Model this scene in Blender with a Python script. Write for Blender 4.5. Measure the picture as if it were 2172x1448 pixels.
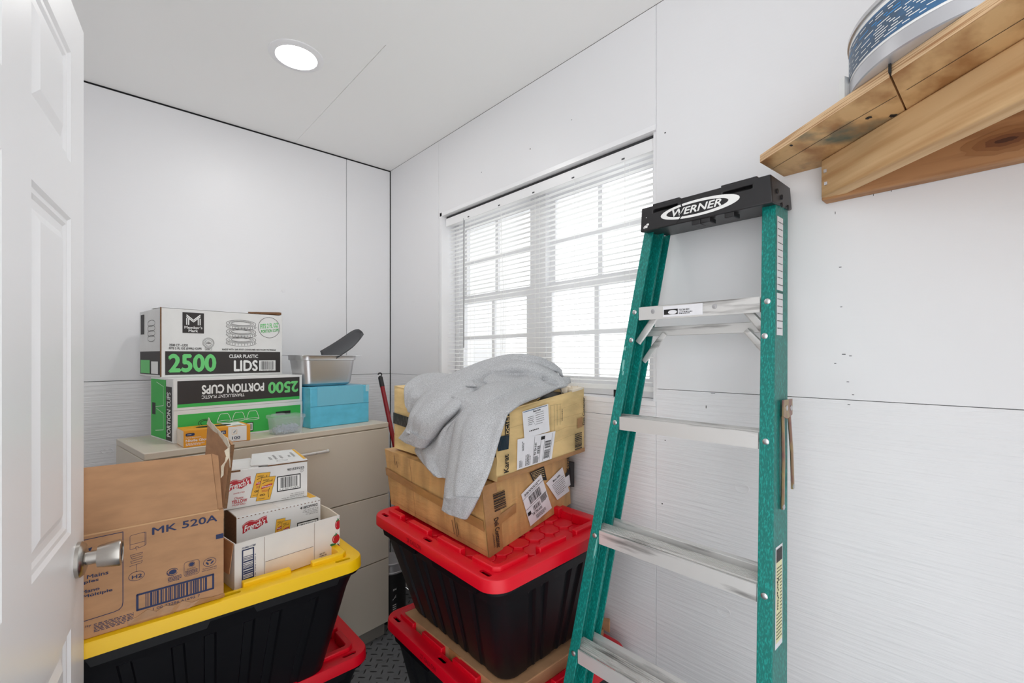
import bpy, bmesh, math, random
from mathutils import Vector, Matrix, noise

random.seed(7)
scene = bpy.context.scene
for o in list(bpy.data.objects):
    bpy.data.objects.remove(o)
C = scene.collection
R = math.radians

# ------------------------------------------------------------------ camera
cd = bpy.data.cameras.new('camera')
cam = bpy.data.objects.new('camera', cd)
C.objects.link(cam)
cd.sensor_width = 36.0
cd.lens = 973.6 * 36.0 / 2172.0
cd.shift_y = 31.85 / 2172.0
cd.clip_start = 0.02
cam.location = (-1.318, -2.539, 1.3217)
cam.rotation_euler = (R(90), 0, R(47.733 - 90))
scene.camera = cam

# ------------------------------------------------------------------ sky / exposure
world = bpy.data.worlds.new('world')
scene.world = world
world.use_nodes = True
bg = world.node_tree.nodes['Background']
bg.inputs[0].default_value = (0.97, 0.985, 1.0, 1)
bg.inputs[1].default_value = 2.15
LAMP = 80.0
vs = scene.view_settings
vs.view_transform = 'Standard'
vs.look = 'None'
vs.exposure = -0.12
vs.gamma = 1.0
vs.use_curve_mapping = False
# white room: let light bounce many times
scene.cycles.max_bounces = 24
scene.cycles.diffuse_bounces = 18
scene.cycles.glossy_bounces = 6
scene.cycles.transparent_max_bounces = 24

# ------------------------------------------------------------------ materials
def lin(c):
    return tuple(((v / 255) / 12.92 if v / 255 <= 0.04045 else ((v / 255 + 0.055) / 1.055) ** 2.4) for v in c)

def mat(name, rgb, rough=0.5, metal=0.0, var=0.0, vscale=(8, 8, 8), bump=0.0, bscale=(60, 60, 60), rgb2=None,
        spec=0.5, detail=3.0, trans=0.0, coat=0.0, bdist=0.002, vlo=0.35, vhi=0.65, coords='Object'):
    m = bpy.data.materials.new(name)
    m.use_nodes = True
    nt = m.node_tree
    b = nt.nodes['Principled BSDF']
    c1 = lin(rgb)
    b.inputs['Base Color'].default_value = (*c1, 1)
    b.inputs['Roughness'].default_value = rough
    b.inputs['Metallic'].default_value = metal
    b.inputs['Specular IOR Level'].default_value = spec
    b.inputs['Coat Weight'].default_value = coat
    if trans:
        b.inputs['Transmission Weight'].default_value = trans
    tc = nt.nodes.new('ShaderNodeTexCoord')
    if var or rgb2:
        mp = nt.nodes.new('ShaderNodeMapping')
        mp.inputs['Scale'].default_value = vscale
        n = nt.nodes.new('ShaderNodeTexNoise')
        n.inputs['Scale'].default_value = 1
        n.inputs['Detail'].default_value = detail
        r = nt.nodes.new('ShaderNodeValToRGB')
        r.color_ramp.elements[0].position = vlo
        r.color_ramp.elements[1].position = vhi
        c2 = lin(rgb2) if rgb2 else tuple(v * (1 - var) for v in c1)
        r.color_ramp.elements[0].color = (*c2, 1)
        r.color_ramp.elements[1].color = (*c1, 1)
        nt.links.new(tc.outputs[coords], mp.inputs[0])
        nt.links.new(mp.outputs[0], n.inputs[0])
        nt.links.new(n.outputs[0], r.inputs[0])
        nt.links.new(r.outputs[0], b.inputs['Base Color'])
    if bump:
        mp2 = nt.nodes.new('ShaderNodeMapping')
        mp2.inputs['Scale'].default_value = bscale
        n2 = nt.nodes.new('ShaderNodeTexNoise')
        n2.inputs['Scale'].default_value = 1
        n2.inputs['Detail'].default_value = 4
        bp = nt.nodes.new('ShaderNodeBump')
        bp.inputs['Strength'].default_value = bump
        bp.inputs['Distance'].default_value = bdist
        nt.links.new(tc.outputs[coords], mp2.inputs[0])
        nt.links.new(mp2.outputs[0], n2.inputs[0])
        nt.links.new(n2.outputs[0], bp.inputs['Height'])
        nt.links.new(bp.outputs[0], b.inputs['Normal'])
    return m

M = {}
M['paint'] = mat('white_painted_plywood', (238, 238, 240), 0.38, bump=0.9, bscale=(6, 6, 110), bdist=0.0040)
M['paint_up'] = mat('white_painted_plywood_smooth', (238, 238, 240), 0.42, bump=0.2, bscale=(5, 5, 110), bdist=0.0012)
M['ceil'] = mat('white_ceiling_paint', (251, 251, 250), 0.6, bump=0.05, bscale=(40, 40, 40))
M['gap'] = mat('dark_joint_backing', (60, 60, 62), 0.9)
M['trim'] = mat('white_gloss_trim', (244, 244, 246), 0.3)
M['doorp'] = mat('white_door_paint', (249, 249, 250), 0.35, bump=0.10, bscale=(90, 90, 4), bdist=0.001)
M['vinyl'] = mat('white_window_vinyl', (244, 244, 245), 0.35)
M['sash'] = mat('backlit_grey_sash', (234, 234, 236), 0.4)  # window vinyl, its backlit shade put into a greyer colour
M['nickel'] = mat('brushed_nickel', (190, 186, 180), 0.28, 1.0, bump=0.05, bscale=(20, 300, 300))
M['floor'] = mat('grey_plate_floor', (122, 124, 127), 0.45, var=0.12, vscale=(60, 60, 60))
M['tread'] = mat('dark_grey_tread', (38, 38, 42), 0.5)  # treads in a much darker grey than the plate
M['black'] = mat('black_bin_plastic', (11, 12, 17), 0.45, bump=0.15, bscale=(500, 500, 500), bdist=0.0006, spec=0.3)
M['red'] = mat('red_lid_plastic', (222, 2, 34), 0.38, bump=0.1, bscale=(400, 400, 400), bdist=0.0006)
M['yellow'] = mat('yellow_lid_plastic', (250, 202, 4), 0.4, bump=0.1, bscale=(400, 400, 400), bdist=0.0006)
M['kraft'] = mat('kraft_cardboard', (194, 148, 108), 0.78, var=0.16, vscale=(14, 14, 40), bump=0.12, bscale=(8, 260, 8), bdist=0.001)
M['kraft2'] = mat('yellowish_cardboard', (234, 202, 142), 0.55, var=0.28, vscale=(9, 9, 16), bump=0.6, bscale=(9, 9, 34), bdist=0.007)
M['kraft3'] = mat('brown_taped_cardboard', (214, 168, 110), 0.42, var=0.3, vscale=(22, 22, 5), bump=0.6, bscale=(10, 10, 30), bdist=0.007)
M['edge'] = mat('corrugated_edge', (128, 92, 62), 0.9, var=0.3, vscale=(200, 200, 200))
M['tape'] = mat('clear_brown_tape', (176, 130, 84), 0.18, var=0.15, vscale=(30, 30, 60), bump=0.3, bscale=(60, 60, 20))
M['tapek'] = mat('black_tape', (42, 42, 44), 0.3, var=0.5, vscale=(120, 120, 60), bump=0.5, bscale=(90, 90, 40), rgb2=(90, 90, 92), vlo=0.25, vhi=0.5)
M['ftape'] = mat('torn_translucent_tape', (226, 214, 190), 0.35, bump=0.6, bscale=(60, 60, 60), bdist=0.004)
M['wbox'] = mat('white_coated_board', (232, 232, 230), 0.6, var=0.05, vscale=(12, 12, 12))
M['cream'] = mat('cream_board_flap', (236, 224, 206), 0.7, var=0.1, vscale=(14, 14, 14))
M['ink'] = mat('charcoal_ink', (52, 47, 46), 0.6)
M['inkblack'] = mat('black_ink', (26, 25, 26), 0.6)
M['navy'] = mat('navy_ink', (40, 52, 92), 0.65)
M['green'] = mat('green_ink', (62, 184, 82), 0.6)
M['lgreen'] = mat('light_green_ink', (110, 208, 122), 0.6)
M['pwhite'] = mat('white_ink', (240, 240, 238), 0.6)
M['paper'] = mat('white_label_paper', (236, 236, 240), 0.45, var=0.04, vscale=(30, 30, 30))
M['bred'] = mat('red_ink', (186, 22, 40), 0.5)
M['must'] = mat('mustard_ink', (232, 176, 48), 0.55)
M['leaf'] = mat('leaf_green_ink', (44, 120, 66), 0.6)
M['orange'] = mat('orange_print_board', (236, 160, 32), 0.5)
M['blue'] = mat('blue_taped_carton', (102, 200, 230), 0.35, var=0.15, vscale=(16, 16, 30), bump=0.15, bscale=(30, 30, 60))
M['steel'] = mat('stainless_steel', (214, 214, 216), 0.32, 0.9, bump=0.04, bscale=(60, 60, 400))
M['grey_pl'] = mat('dark_grey_plastic', (70, 71, 74), 0.5)
M['putty'] = mat('putty_painted_steel', (212, 202, 186), 0.42, bump=0.06, bscale=(500, 500, 500), bdist=0.0004)
M['putty_d'] = mat('putty_kick_base', (140, 134, 126), 0.5)
M['clear'] = mat('cloudy_clear_plastic', (235, 240, 244), 0.15, trans=0.9)
M['screw'] = mat('zinc_screws', (206, 218, 228), 0.3, 0.35)
M['fiber'] = mat('green_fibreglass', (26, 172, 160), 0.42, rgb2=(0, 112, 104), vscale=(380, 380, 110), vlo=0.48, vhi=0.78, bump=0.2, bscale=(300, 300, 90), bdist=0.0006, detail=5)
M['capk'] = mat('black_cap_plastic', (36, 35, 37), 0.42, bump=0.1, bscale=(200, 200, 200))
M['alu'] = mat('scuffed_aluminium', (222, 221, 219), 0.34, 0.4, rgb2=(132, 130, 128), vscale=(42, 4, 42), vlo=0.30, vhi=0.46, detail=7)
M['rivet'] = mat('rivet_metal', (200, 200, 202), 0.3, 0.9)
M['brass'] = mat('yellow_zinc_steel', (178, 160, 112), 0.32, 0.8, rgb2=(150, 110, 104), vscale=(60, 60, 20))
M['ply'] = mat('bare_plywood', (216, 176, 124), 0.6, rgb2=(166, 118, 70), vscale=(9, 15, 9), vlo=0.36, vhi=0.58, detail=4, bump=0.1, bscale=(60, 8, 60))
M['ply_edge'] = mat('plywood_edge', (226, 192, 150), 0.7, rgb2=(180, 134, 92), vscale=(6, 6, 500), vlo=0.42, vhi=0.52)
M['pine'] = mat('pine_stud', (222, 186, 138), 0.6, rgb2=(192, 146, 96), vscale=(2.2, 30, 34), vlo=0.36, vhi=0.58, detail=3)
M['pine2'] = mat('darker_pine_stud', (186, 138, 94), 0.62, rgb2=(138, 92, 58), vscale=(30, 3, 34), vlo=0.36, vhi=0.6, detail=4)
M['tin'] = mat('silver_tin', (200, 200, 204), 0.3, 0.55)
M['lblblue'] = mat('slate_blue_label', (70, 92, 116), 0.4, rgb2=(60, 118, 168), vscale=(7, 7, 30), vlo=0.34, vhi=0.5)
M['cyan'] = mat('bright_blue_ink', (60, 150, 220), 0.5)
M['fleece'] = mat('heather_grey_fleece', (210, 211, 213), 0.95, rgb2=(158, 159, 162), vscale=(480, 480, 480), vlo=0.3, vhi=0.66, bump=0.5, bscale=(700, 700, 700), bdist=0.0012, spec=0.15, detail=5)
M['rib'] = mat('ribbed_grey_knit', (206, 207, 210), 0.95, rgb2=(160, 161, 164), vscale=(500, 500, 500), bump=0.6, bscale=(300, 300, 40), bdist=0.0015, spec=0.15)
M['broom'] = mat('red_enamel_handle', (150, 26, 34), 0.25)
M['stain'] = mat('teal_stain', (70, 92, 88), 0.7)
def add_patches(m, rgb, scale, lo, hi):
    nt = m.node_tree
    b = nt.nodes['Principled BSDF']
    src = b.inputs['Base Color'].links[0].from_socket
    tc = nt.nodes.new('ShaderNodeTexCoord')
    n = nt.nodes.new('ShaderNodeTexNoise')
    n.inputs['Scale'].default_value = scale
    n.inputs['Detail'].default_value = 6
    r = nt.nodes.new('ShaderNodeValToRGB')
    r.color_ramp.elements[0].position = lo
    r.color_ramp.elements[1].position = hi
    mx = nt.nodes.new('ShaderNodeMix')
    mx.data_type = 'RGBA'
    mx.inputs[7].default_value = (*lin(rgb), 1)
    nt.links.new(tc.outputs['Object'], n.inputs[0])
    nt.links.new(n.outputs[0], r.inputs[0])
    nt.links.new(r.outputs[0], mx.inputs[0])
    nt.links.new(src, mx.inputs[6])
    nt.links.new(mx.outputs[2], b.inputs['Base Color'])
add_patches(M['ply'], (92, 104, 92), 7.0, 0.58, 0.72)
def slat_material():
    m = bpy.data.materials.new('white_blind_slat')
    m.use_nodes = True
    nt = m.node_tree
    b = nt.nodes['Principled BSDF']
    b.inputs['Base Color'].default_value = (0.93, 0.93, 0.92, 1)
    b.inputs['Roughness'].default_value = 0.4
    t = nt.nodes.new('ShaderNodeBsdfTranslucent')
    t.inputs[0].default_value = (0.97, 0.97, 0.96, 1)
    mx = nt.nodes.new('ShaderNodeMixShader')
    mx.inputs[0].default_value = 0.36
    nt.links.new(b.outputs[0], mx.inputs[1])
    nt.links.new(t.outputs[0], mx.inputs[2])
    nt.links.new(mx.outputs[0], nt.nodes['Material Output'].inputs[0])
    return m
M['slatw'] = slat_material()

def glass_material(name, tint, gloss, ior_blend=0.05, rough=0.02):
    m = bpy.data.materials.new(name)
    m.use_nodes = True
    nt = m.node_tree
    nt.nodes.remove(nt.nodes['Principled BSDF'])
    t = nt.nodes.new('ShaderNodeBsdfTransparent')
    t.inputs[0].default_value = (*tint, 1)
    g = nt.nodes.new('ShaderNodeBsdfGlossy')
    g.inputs['Roughness'].default_value = rough
    fr = nt.nodes.new('ShaderNodeLayerWeight')
    fr.inputs[0].default_value = ior_blend + 0.2
    mul = nt.nodes.new('ShaderNodeMath')
    mul.operation = 'MULTIPLY'
    mul.inputs[1].default_value = gloss
    mx = nt.nodes.new('ShaderNodeMixShader')
    nt.links.new(fr.outputs['Fresnel'], mul.inputs[0])
    nt.links.new(mul.outputs[0], mx.inputs[0])
    nt.links.new(t.outputs[0], mx.inputs[1])
    nt.links.new(g.outputs[0], mx.inputs[2])
    nt.links.new(mx.outputs[0], nt.nodes['Material Output'].inputs[0])
    return m
M['glass'] = glass_material('window_glass', (0.97, 0.98, 0.98), 0.6)

def cloudy_material():
    m = bpy.data.materials.new('cloudy_clear_plastic')
    m.use_nodes = True
    nt = m.node_tree
    b = nt.nodes['Principled BSDF']
    b.inputs['Base Color'].default_value = (0.85, 0.88, 0.9, 1)
    b.inputs['Roughness'].default_value = 0.2
    t = nt.nodes.new('ShaderNodeBsdfTransparent')
    t.inputs[0].default_value = (0.96, 0.97, 0.98, 1)
    mx = nt.nodes.new('ShaderNodeMixShader')
    mx.inputs[0].default_value = 0.8
    nt.links.new(b.outputs[0], mx.inputs[1])
    nt.links.new(t.outputs[0], mx.inputs[2])
    nt.links.new(mx.outputs[0], nt.nodes['Material Output'].inputs[0])
    return m
M['clear'] = cloudy_material()

def emission_material(name, col, strength):
    m = bpy.data.materials.new(name)
    m.use_nodes = True
    nt = m.node_tree
    b = nt.nodes['Principled BSDF']
    b.inputs['Base Color'].default_value = (0.9, 0.9, 0.9, 1)
    b.inputs['Emission Color'].default_value = (*col, 1)
    b.inputs['Emission Strength'].default_value = strength
    return m

# ------------------------------------------------------------------ mesh helpers
class MB:
    """collects geometry; build() links it as one mesh object"""
    def __init__(self):
        self.v = []
        self.f = []
    def add(self, verts, faces):
        n = len(self.v)
        self.v += [tuple(p) for p in verts]
        self.f += [tuple(i + n for i in f) for f in faces]
        return self
    def box(self, lo, hi, Mx=None):
        x0, y0, z0 = lo
        x1, y1, z1 = hi
        vs_ = [Vector(p) for p in ((x0, y0, z0), (x1, y0, z0), (x1, y1, z0), (x0, y1, z0), (x0, y0, z1), (x1, y0, z1), (x1, y1, z1), (x0, y1, z1))]
        if Mx is not None:
            vs_ = [Mx @ p for p in vs_]
        return self.add(vs_, [(0, 3, 2, 1), (4, 5, 6, 7), (0, 1, 5, 4), (1, 2, 6, 5), (2, 3, 7, 6), (3, 0, 4, 7)])
    def prism(self, poly, fn0, fn1):
        """poly: list of 2D points; fn0/fn1 map a 2D point to the 3D bottom / top"""
        n = len(poly)
        vs_ = [fn0(*p) for p in poly] + [fn1(*p) for p in poly]
        fs = [tuple(range(n - 1, -1, -1)), tuple(range(n, 2 * n))]
        fs += [(i, (i + 1) % n, n + (i + 1) % n, n + i) for i in range(n)]
        return self.add(vs_, fs)
    def loops(self, loops, cap0=True, cap1=True):
        n = len(loops[0])
        vs_ = [p for l in loops for p in l]
        fs = []
        for k in range(len(loops) - 1):
            for i in range(n):
                fs.append((k * n + i, k * n + (i + 1) % n, (k + 1) * n + (i + 1) % n, (k + 1) * n + i))
        if cap0:
            fs.append(tuple(range(n - 1, -1, -1)))
        if cap1:
            b = (len(loops) - 1) * n
            fs.append(tuple(range(b, b + n)))
        return self.add(vs_, fs)
    def lathe(self, prof, Mx=None, seg=32, cap0=True, cap1=True):
        ls = []
        for r, z in prof:
            l = [Vector((r * math.cos(2 * math.pi * i / seg), r * math.sin(2 * math.pi * i / seg), z)) for i in range(seg)]
            ls.append([Mx @ p for p in l] if Mx is not None else l)
        return self.loops(ls, cap0, cap1)
    def tube(self, path, r, seg=10, flat=1.0, up=Vector((0, 0, 1))):
        path = [Vector(p) for p in path]
        ls = []
        for i, p in enumerate(path):
            t = (path[min(i + 1, len(path) - 1)] - path[max(i - 1, 0)]).normalized()
            a = t.cross(up)
            if a.length < 1e-3:
                a = t.cross(Vector((1, 0, 0)))
            a.normalize()
            b = t.cross(a).normalized()
            rr = r[i] if isinstance(r, (list, tuple)) else r
            ls.append([p + a * rr * math.cos(2 * math.pi * k / seg) + b * rr * flat * math.sin(2 * math.pi * k / seg) for k in range(seg)])
        return self.loops(ls)
    def mesh(self, name, smooth=False):
        me = bpy.data.meshes.new(name)
        me.from_pydata(self.v, [], self.f)
        me.validate()
        bm = bmesh.new()
        bm.from_mesh(me)
        bmesh.ops.recalc_face_normals(bm, faces=bm.faces)
        bm.to_mesh(me)
        bm.free()
        if smooth:
            me.shade_smooth()
            try:
                me.set_sharp_from_angle(angle=R(35))
            except Exception:
                pass
        return me
    def build(self, name, m, parent=None, smooth=False, bevel=0.0, seg=2):
        return link(name, self.mesh(name, smooth), m, parent, bevel, seg)

def link(name, me, m, parent=None, bevel=0.0, seg=2):
    o = bpy.data.objects.new(name, me)
    if m is not None:
        me.materials.clear()
        me.materials.append(m)
    C.objects.link(o)
    if parent is not None:
        o.parent = parent
    if bevel:
        bv = o.modifiers.new('bevel', 'BEVEL')
        bv.width = bevel
        bv.segments = seg
        bv.limit_method = 'ANGLE'
        bv.angle_limit = R(40)
        me.shade_smooth()
        try:
            me.set_sharp_from_angle(angle=R(50))
        except Exception:
            pass
    return o

def tag(o, label, cat, group=None):
    o['label'] = label
    o['category'] = cat
    if group:
        o['group'] = group
    return o

def thing(name, label, cat, loc=(0, 0, 0), rz=0.0, group=None, rot=None):
    o = bpy.data.objects.new(name, None)
    C.objects.link(o)
    o.location = loc
    o.rotation_euler = rot if rot else (0, 0, rz)
    o.empty_display_size = 0.05
    return tag(o, label, cat, group)

def structure(o):
    o['kind'] = 'structure'
    return o

def box_obj(name, lo, hi, m, parent=None, bevel=0.0, seg=2):
    return MB().box(lo, hi).build(name, m, parent, bevel=bevel, seg=seg)

scratch = bpy.data.scenes.new('scratch')
def baked(o):
    """mesh of an object with its modifiers applied, evaluated alone in a scratch scene"""
    scratch.collection.objects.link(o)
    vl = scratch.view_layers[0]
    vl.update()
    dg = vl.depsgraph
    dg.update()
    return bpy.data.meshes.new_from_object(o.evaluated_get(dg))

def boolean_cut(me, cutter):
    a = bpy.data.objects.new('a', me)
    b = bpy.data.objects.new('b', cutter)
    scratch.collection.objects.link(b)
    md = a.modifiers.new('b', 'BOOLEAN')
    md.operation = 'DIFFERENCE'
    md.solver = 'EXACT'
    md.object = b
    r = baked(a)
    bpy.data.objects.remove(a)
    bpy.data.objects.remove(b)
    return r

def rrect(w, h, r, n=6):
    """rounded rectangle centred at the origin, counter-clockwise"""
    pts = []
    for cx, cy, a0 in ((w / 2 - r, h / 2 - r, 0), (-w / 2 + r, h / 2 - r, 90), (-w / 2 + r, -h / 2 + r, 180), (w / 2 - r, -h / 2 + r, 270)):
        for k in range(n + 1):
            a = R(a0 + 90 * k / n)
            pts.append((cx + r * math.cos(a), cy + r * math.sin(a)))
    return pts

# ------------------------------------------------------------------ printing on faces
class Face:
    """flat face: origin, right, up; map(u, v, n)"""
    def __init__(self, o, U, V, parent):
        self.o, self.U, self.V = Vector(o), Vector(U).normalized(), Vector(V).normalized()
        self.N = self.U.cross(self.V)
        self.parent = parent
    def map(self, u, v, n=0.0):
        return self.o + self.U * u + self.V * v + self.N * n

class Quad:
    """four-cornered face, (u, v) in 0..1"""
    def __init__(self, bl, br, tr, tl, parent):
        self.c = [Vector(p) for p in (bl, br, tr, tl)]
        self.N = (self.c[1] - self.c[0]).cross(self.c[3] - self.c[0]).normalized()
        self.parent = parent
    def map(self, u, v, n=0.0):
        a, b, c, d = self.c
        return (a * (1 - u) + b * u) * (1 - v) + (d * (1 - u) + c * u) * v + self.N * n

def rect(face, r, m, name='printed_panel', n=0.0006):
    u0, v0, u1, v1 = r
    return MB().add([face.map(u0, v0, n), face.map(u1, v0, n), face.map(u1, v1, n), face.map(u0, v1, n)], [(0, 1, 2, 3)]).build(name, m, face.parent)

def poly(face, pts, m, name='printed_shape', n=0.0006):
    return MB().add([face.map(u, v, n) for u, v in pts], [tuple(range(len(pts)))]).build(name, m, face.parent)

def slab(face, pts, m, name, n0=0.0, n1=0.002):
    return MB().prism(pts, lambda u, v: face.map(u, v, n0), lambda u, v: face.map(u, v, n1)).build(name, m, face.parent)

def strokes(face, lines, w, m, name='printed_drawing', n=0.0008):
    b = MB()
    for pts in lines:
        for i in range(len(pts) - 1):
            (x0, y0), (x1, y1) = pts[i], pts[i + 1]
            dx, dy = x1 - x0, y1 - y0
            l = math.hypot(dx, dy) or 1
            px, py = -dy / l * w / 2, dx / l * w / 2
            ex, ey = dx / l * w * 0.3, dy / l * w * 0.3
            b.add([face.map(x0 - ex + px, y0 - ey + py, n), face.map(x0 - ex - px, y0 - ey - py, n), face.map(x1 + ex - px, y1 + ey - py, n), face.map(x1 + ex + px, y1 + ey + py, n)], [(0, 1, 2, 3)])
    return b.build(name, m, face.parent)

def ell(cx, cy, rx, ry, a0=0, a1=360, n=28):
    return [(cx + rx * math.cos(R(a0 + (a1 - a0) * i / n)), cy + ry * math.sin(R(a0 + (a1 - a0) * i / n))) for i in range(n + 1)]

_txt = {}
def text_mesh(s, bold, shear):
    k = (s, shear)
    if k not in _txt:
        cu = bpy.data.curves.new('t', 'FONT')
        cu.body = s
        cu.size = 1
        cu.shear = shear
        cu.resolution_u = 3
        o = bpy.data.objects.new('t', cu)
        me = bpy.data.meshes.new_from_object(o)
        vs_ = [(v.co.x, v.co.y) for v in me.vertices]
        fs = [tuple(p.vertices) for p in me.polygons]
        bpy.data.objects.remove(o)
        bpy.data.curves.remove(cu)
        bpy.data.meshes.remove(me)
        x0, x1 = min(v[0] for v in vs_), max(v[0] for v in vs_)
        y0, y1 = min(v[1] for v in vs_), max(v[1] for v in vs_)
        _txt[k] = ([((x - x0) / (x1 - x0), (y - y0) / (y1 - y0)) for x, y in vs_], fs, (x1 - x0) / (y1 - y0))
    return _txt[k]

def text(face, s, r, m, bold=0.0, shear=0.0, turn=0, skew=0.0, n=0.001, name='lettering', curve=None):
    """turn: 0, 90 (reads upwards), 180, 270 (reads downwards); skew tilts the line up to the right"""
    u0, v0, u1, v1 = r
    base, fs0, asp = text_mesh(s, bold, shear)
    # bolder strokes: the same glyphs laid again a hair to each side
    offs = [(0, 0)] if not bold else [(-1, 0), (1, 0), (0, 1), (0, -1)]
    vs_, fs = [], []
    e = bold * 1.1
    for i, (p, q) in enumerate(offs):
        fs += [tuple(j + i * len(base) for j in f_) for f_ in fs0]
        ea, eb = e / asp, e
        vs_ += [((a + p * ea + ea) / (1 + 2 * ea), (b + q * eb + eb) / (1 + 2 * eb)) for a, b in base]
    out = []
    for a, b in vs_:
        if turn == 180:
            a, b = 1 - a, 1 - b
        elif turn == 90:
            a, b = 1 - b, a
        elif turn == 270:
            a, b = b, 1 - a
        dv = skew * (a - 0.5)
        if curve:
            dv += curve(a)
        out.append(face.map(u0 + (u1 - u0) * a, v0 + (v1 - v0) * b + dv, n + 0.00012 * (len(out) // len(base))))
    return MB().add(out, fs).build(name, m, face.parent)

def barcode(face, r, m, turn=0, n=0.001, name='barcode', k=30, seed=1):
    rnd = random.Random(seed)
    u0, v0, u1, v1 = r
    b = MB()
    t = 0.0
    while t < 1:
        w = rnd.choice((0.4, 0.4, 0.8, 1.1)) / k
        if t + w > 1:
            break
        q = (u0 + (u1 - u0) * t, v0, u0 + (u1 - u0) * (t + w), v1) if not turn else (u0, v0 + (v1 - v0) * t, u1, v0 + (v1 - v0) * (t + w))
        b.add([face.map(q[0], q[1], n), face.map(q[2], q[1], n), face.map(q[2], q[3], n), face.map(q[0], q[3], n)], [(0, 1, 2, 3)])
        t += w + rnd.choice((0.4, 0.6, 0.9)) / k
    return b.build(name, m, face.parent)

def fine_lines(face, r, m, rows, n=0.001, seed=3, name='small_print', turn=0, thick=0.5):
    """rows of small print far too fine to read: short dashes"""
    rnd = random.Random(seed)
    u0, v0, u1, v1 = r
    b = MB()
    for i in range(rows):
        a = 0.0
        end = 1 if i < rows - 1 else 0.7
        while a < end:
            w = rnd.uniform(0.05, 0.14)
            lo, hi = (rows - 1 - i + (1 - thick) / 2) / rows, (rows - 1 - i + (1 + thick) / 2) / rows
            e = min(a + w, 1)
            pts = ((a, lo), (e, lo), (e, hi), (a, hi))
            if turn:
                pts = [(1 - q, p) for p, q in pts]
            b.add([face.map(u0 + (u1 - u0) * p, v0 + (v1 - v0) * q, n) for p, q in pts], [(0, 1, 2, 3)])
            a += w + 0.035
    return b.build(name, m, face.parent)

# ================================================================== the room
ZC = 2.4384
# ---- floor: plate tiles with raised lens-shaped treads
floor = structure(MB().box((-1.8, -2.70, -0.06), (0.0, 0.0, -0.006)).build('floor', M['gap']))
xs = [-1.8, -1.517, -0.907, -0.297 + 0.0, 0.0]
ys = [-2.70, -2.52, -1.91, -1.30, -0.69, 0.0]
for i in range(len(xs) - 1):
    for j in range(len(ys) - 1):
        box_obj('floor_tile', (xs[i] + 0.0006, ys[j] + 0.0006, -0.006), (xs[i + 1] - 0.0006, ys[j + 1] - 0.0006, 0.0), M['floor'], floor)
def tread_loops(cx, cy, ang, l=0.016, w=0.0032, h=0.0016):
    ca, sa = math.cos(ang), math.sin(ang)
    out = []
    for s, z in ((1.0, 0.0), (0.55, h)):
        ring = []
        for k in range(8):
            t = 2 * math.pi * k / 8
            a, b = l * math.cos(t) * (1 if s == 1 else 0.8), w * s * math.sin(t) * (1 if k % 4 else 0)
            ring.append(Vector((cx + a * ca - b * sa, cy + a * sa + b * ca, z)))
        out.append(ring)
    return out
tmesh = {}
for key, ang in (('a', R(47)), ('b', R(-43))):
    tmesh[key] = MB().loops(tread_loops(0, 0, ang), cap0=False).mesh('tread')
field = MB()
S = 0.052
for i in range(-38, 1):
    for j in range(-66, 1):
        for key, off in (('a', 0.0), ('b', 0.026)):
            x, y = -0.011 + i * S + off, -0.021 + j * S + off
            if not (-1.75 < x < -0.03 and -2.66 < y < -0.03):
                continue
            if -0.66 < x < -0.19 and -0.97 < y < -0.36:
                o = link('tread', tmesh[key], M['tread'], floor)
                o.location = (x, y, 0)
            else:
                field.loops(tread_loops(x, y, R(47) if key == 'a' else R(-43)), cap0=False)
fo = field.build('tread_field', M['tread'], floor)
fo['kind'] = 'stuff'

# ---- back wall (plywood sheets over dark backing, thin open joints)
wb = structure(MB().box((-2.0, 0.014, 0.0), (0.16, 0.12, ZC + 0.1)).build('wall_back', M['gap']))
for x0, x1 in ((-0.2675, -0.004), (-1.4865, -0.2705), (-1.8, -1.4895)):
    box_obj('plywood_sheet', (x0, 0.0, 0.0), (x1, 0.014, 1.2180), M['paint'], wb, bevel=0.0012)
    box_obj('plywood_sheet', (x0, 0.0, 1.2202), (x1, 0.014, ZC - 0.007), M['paint_up'], wb, bevel=0.0012)
# raised painted-over knots
def knot(x, y, z, face, parent, r=0.012, asp=0.6):
    b = MB()
    if face == 'y':
        Mx = Matrix.Translation((x, y, z)) @ Matrix.Rotation(R(90), 4, 'X') @ Matrix.Diagonal((1, asp, 1, 1))
    else:
        Mx = Matrix.Translation((x, y, z)) @ Matrix.Rotation(R(-90), 4, 'Y') @ Matrix.Diagonal((asp, 1, 1, 1))
    b.lathe([(r, 0.0), (r * 0.93, 0.0012), (r * 0.85, 0.0005), (r * 0.2, 0.0009)], Mx, 20, False, True)
    return b.build('painted_knot', M['paint'], parent, smooth=True)
knot(-1.28, 0, 0.93, 'y', wb, 0.02)
knot(-0.60, 0, 1.66, 'y', wb, 0.009, 1.0)
knot(-0.42, 0, 1.74, 'y', wb, 0.012, 0.8)

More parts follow.
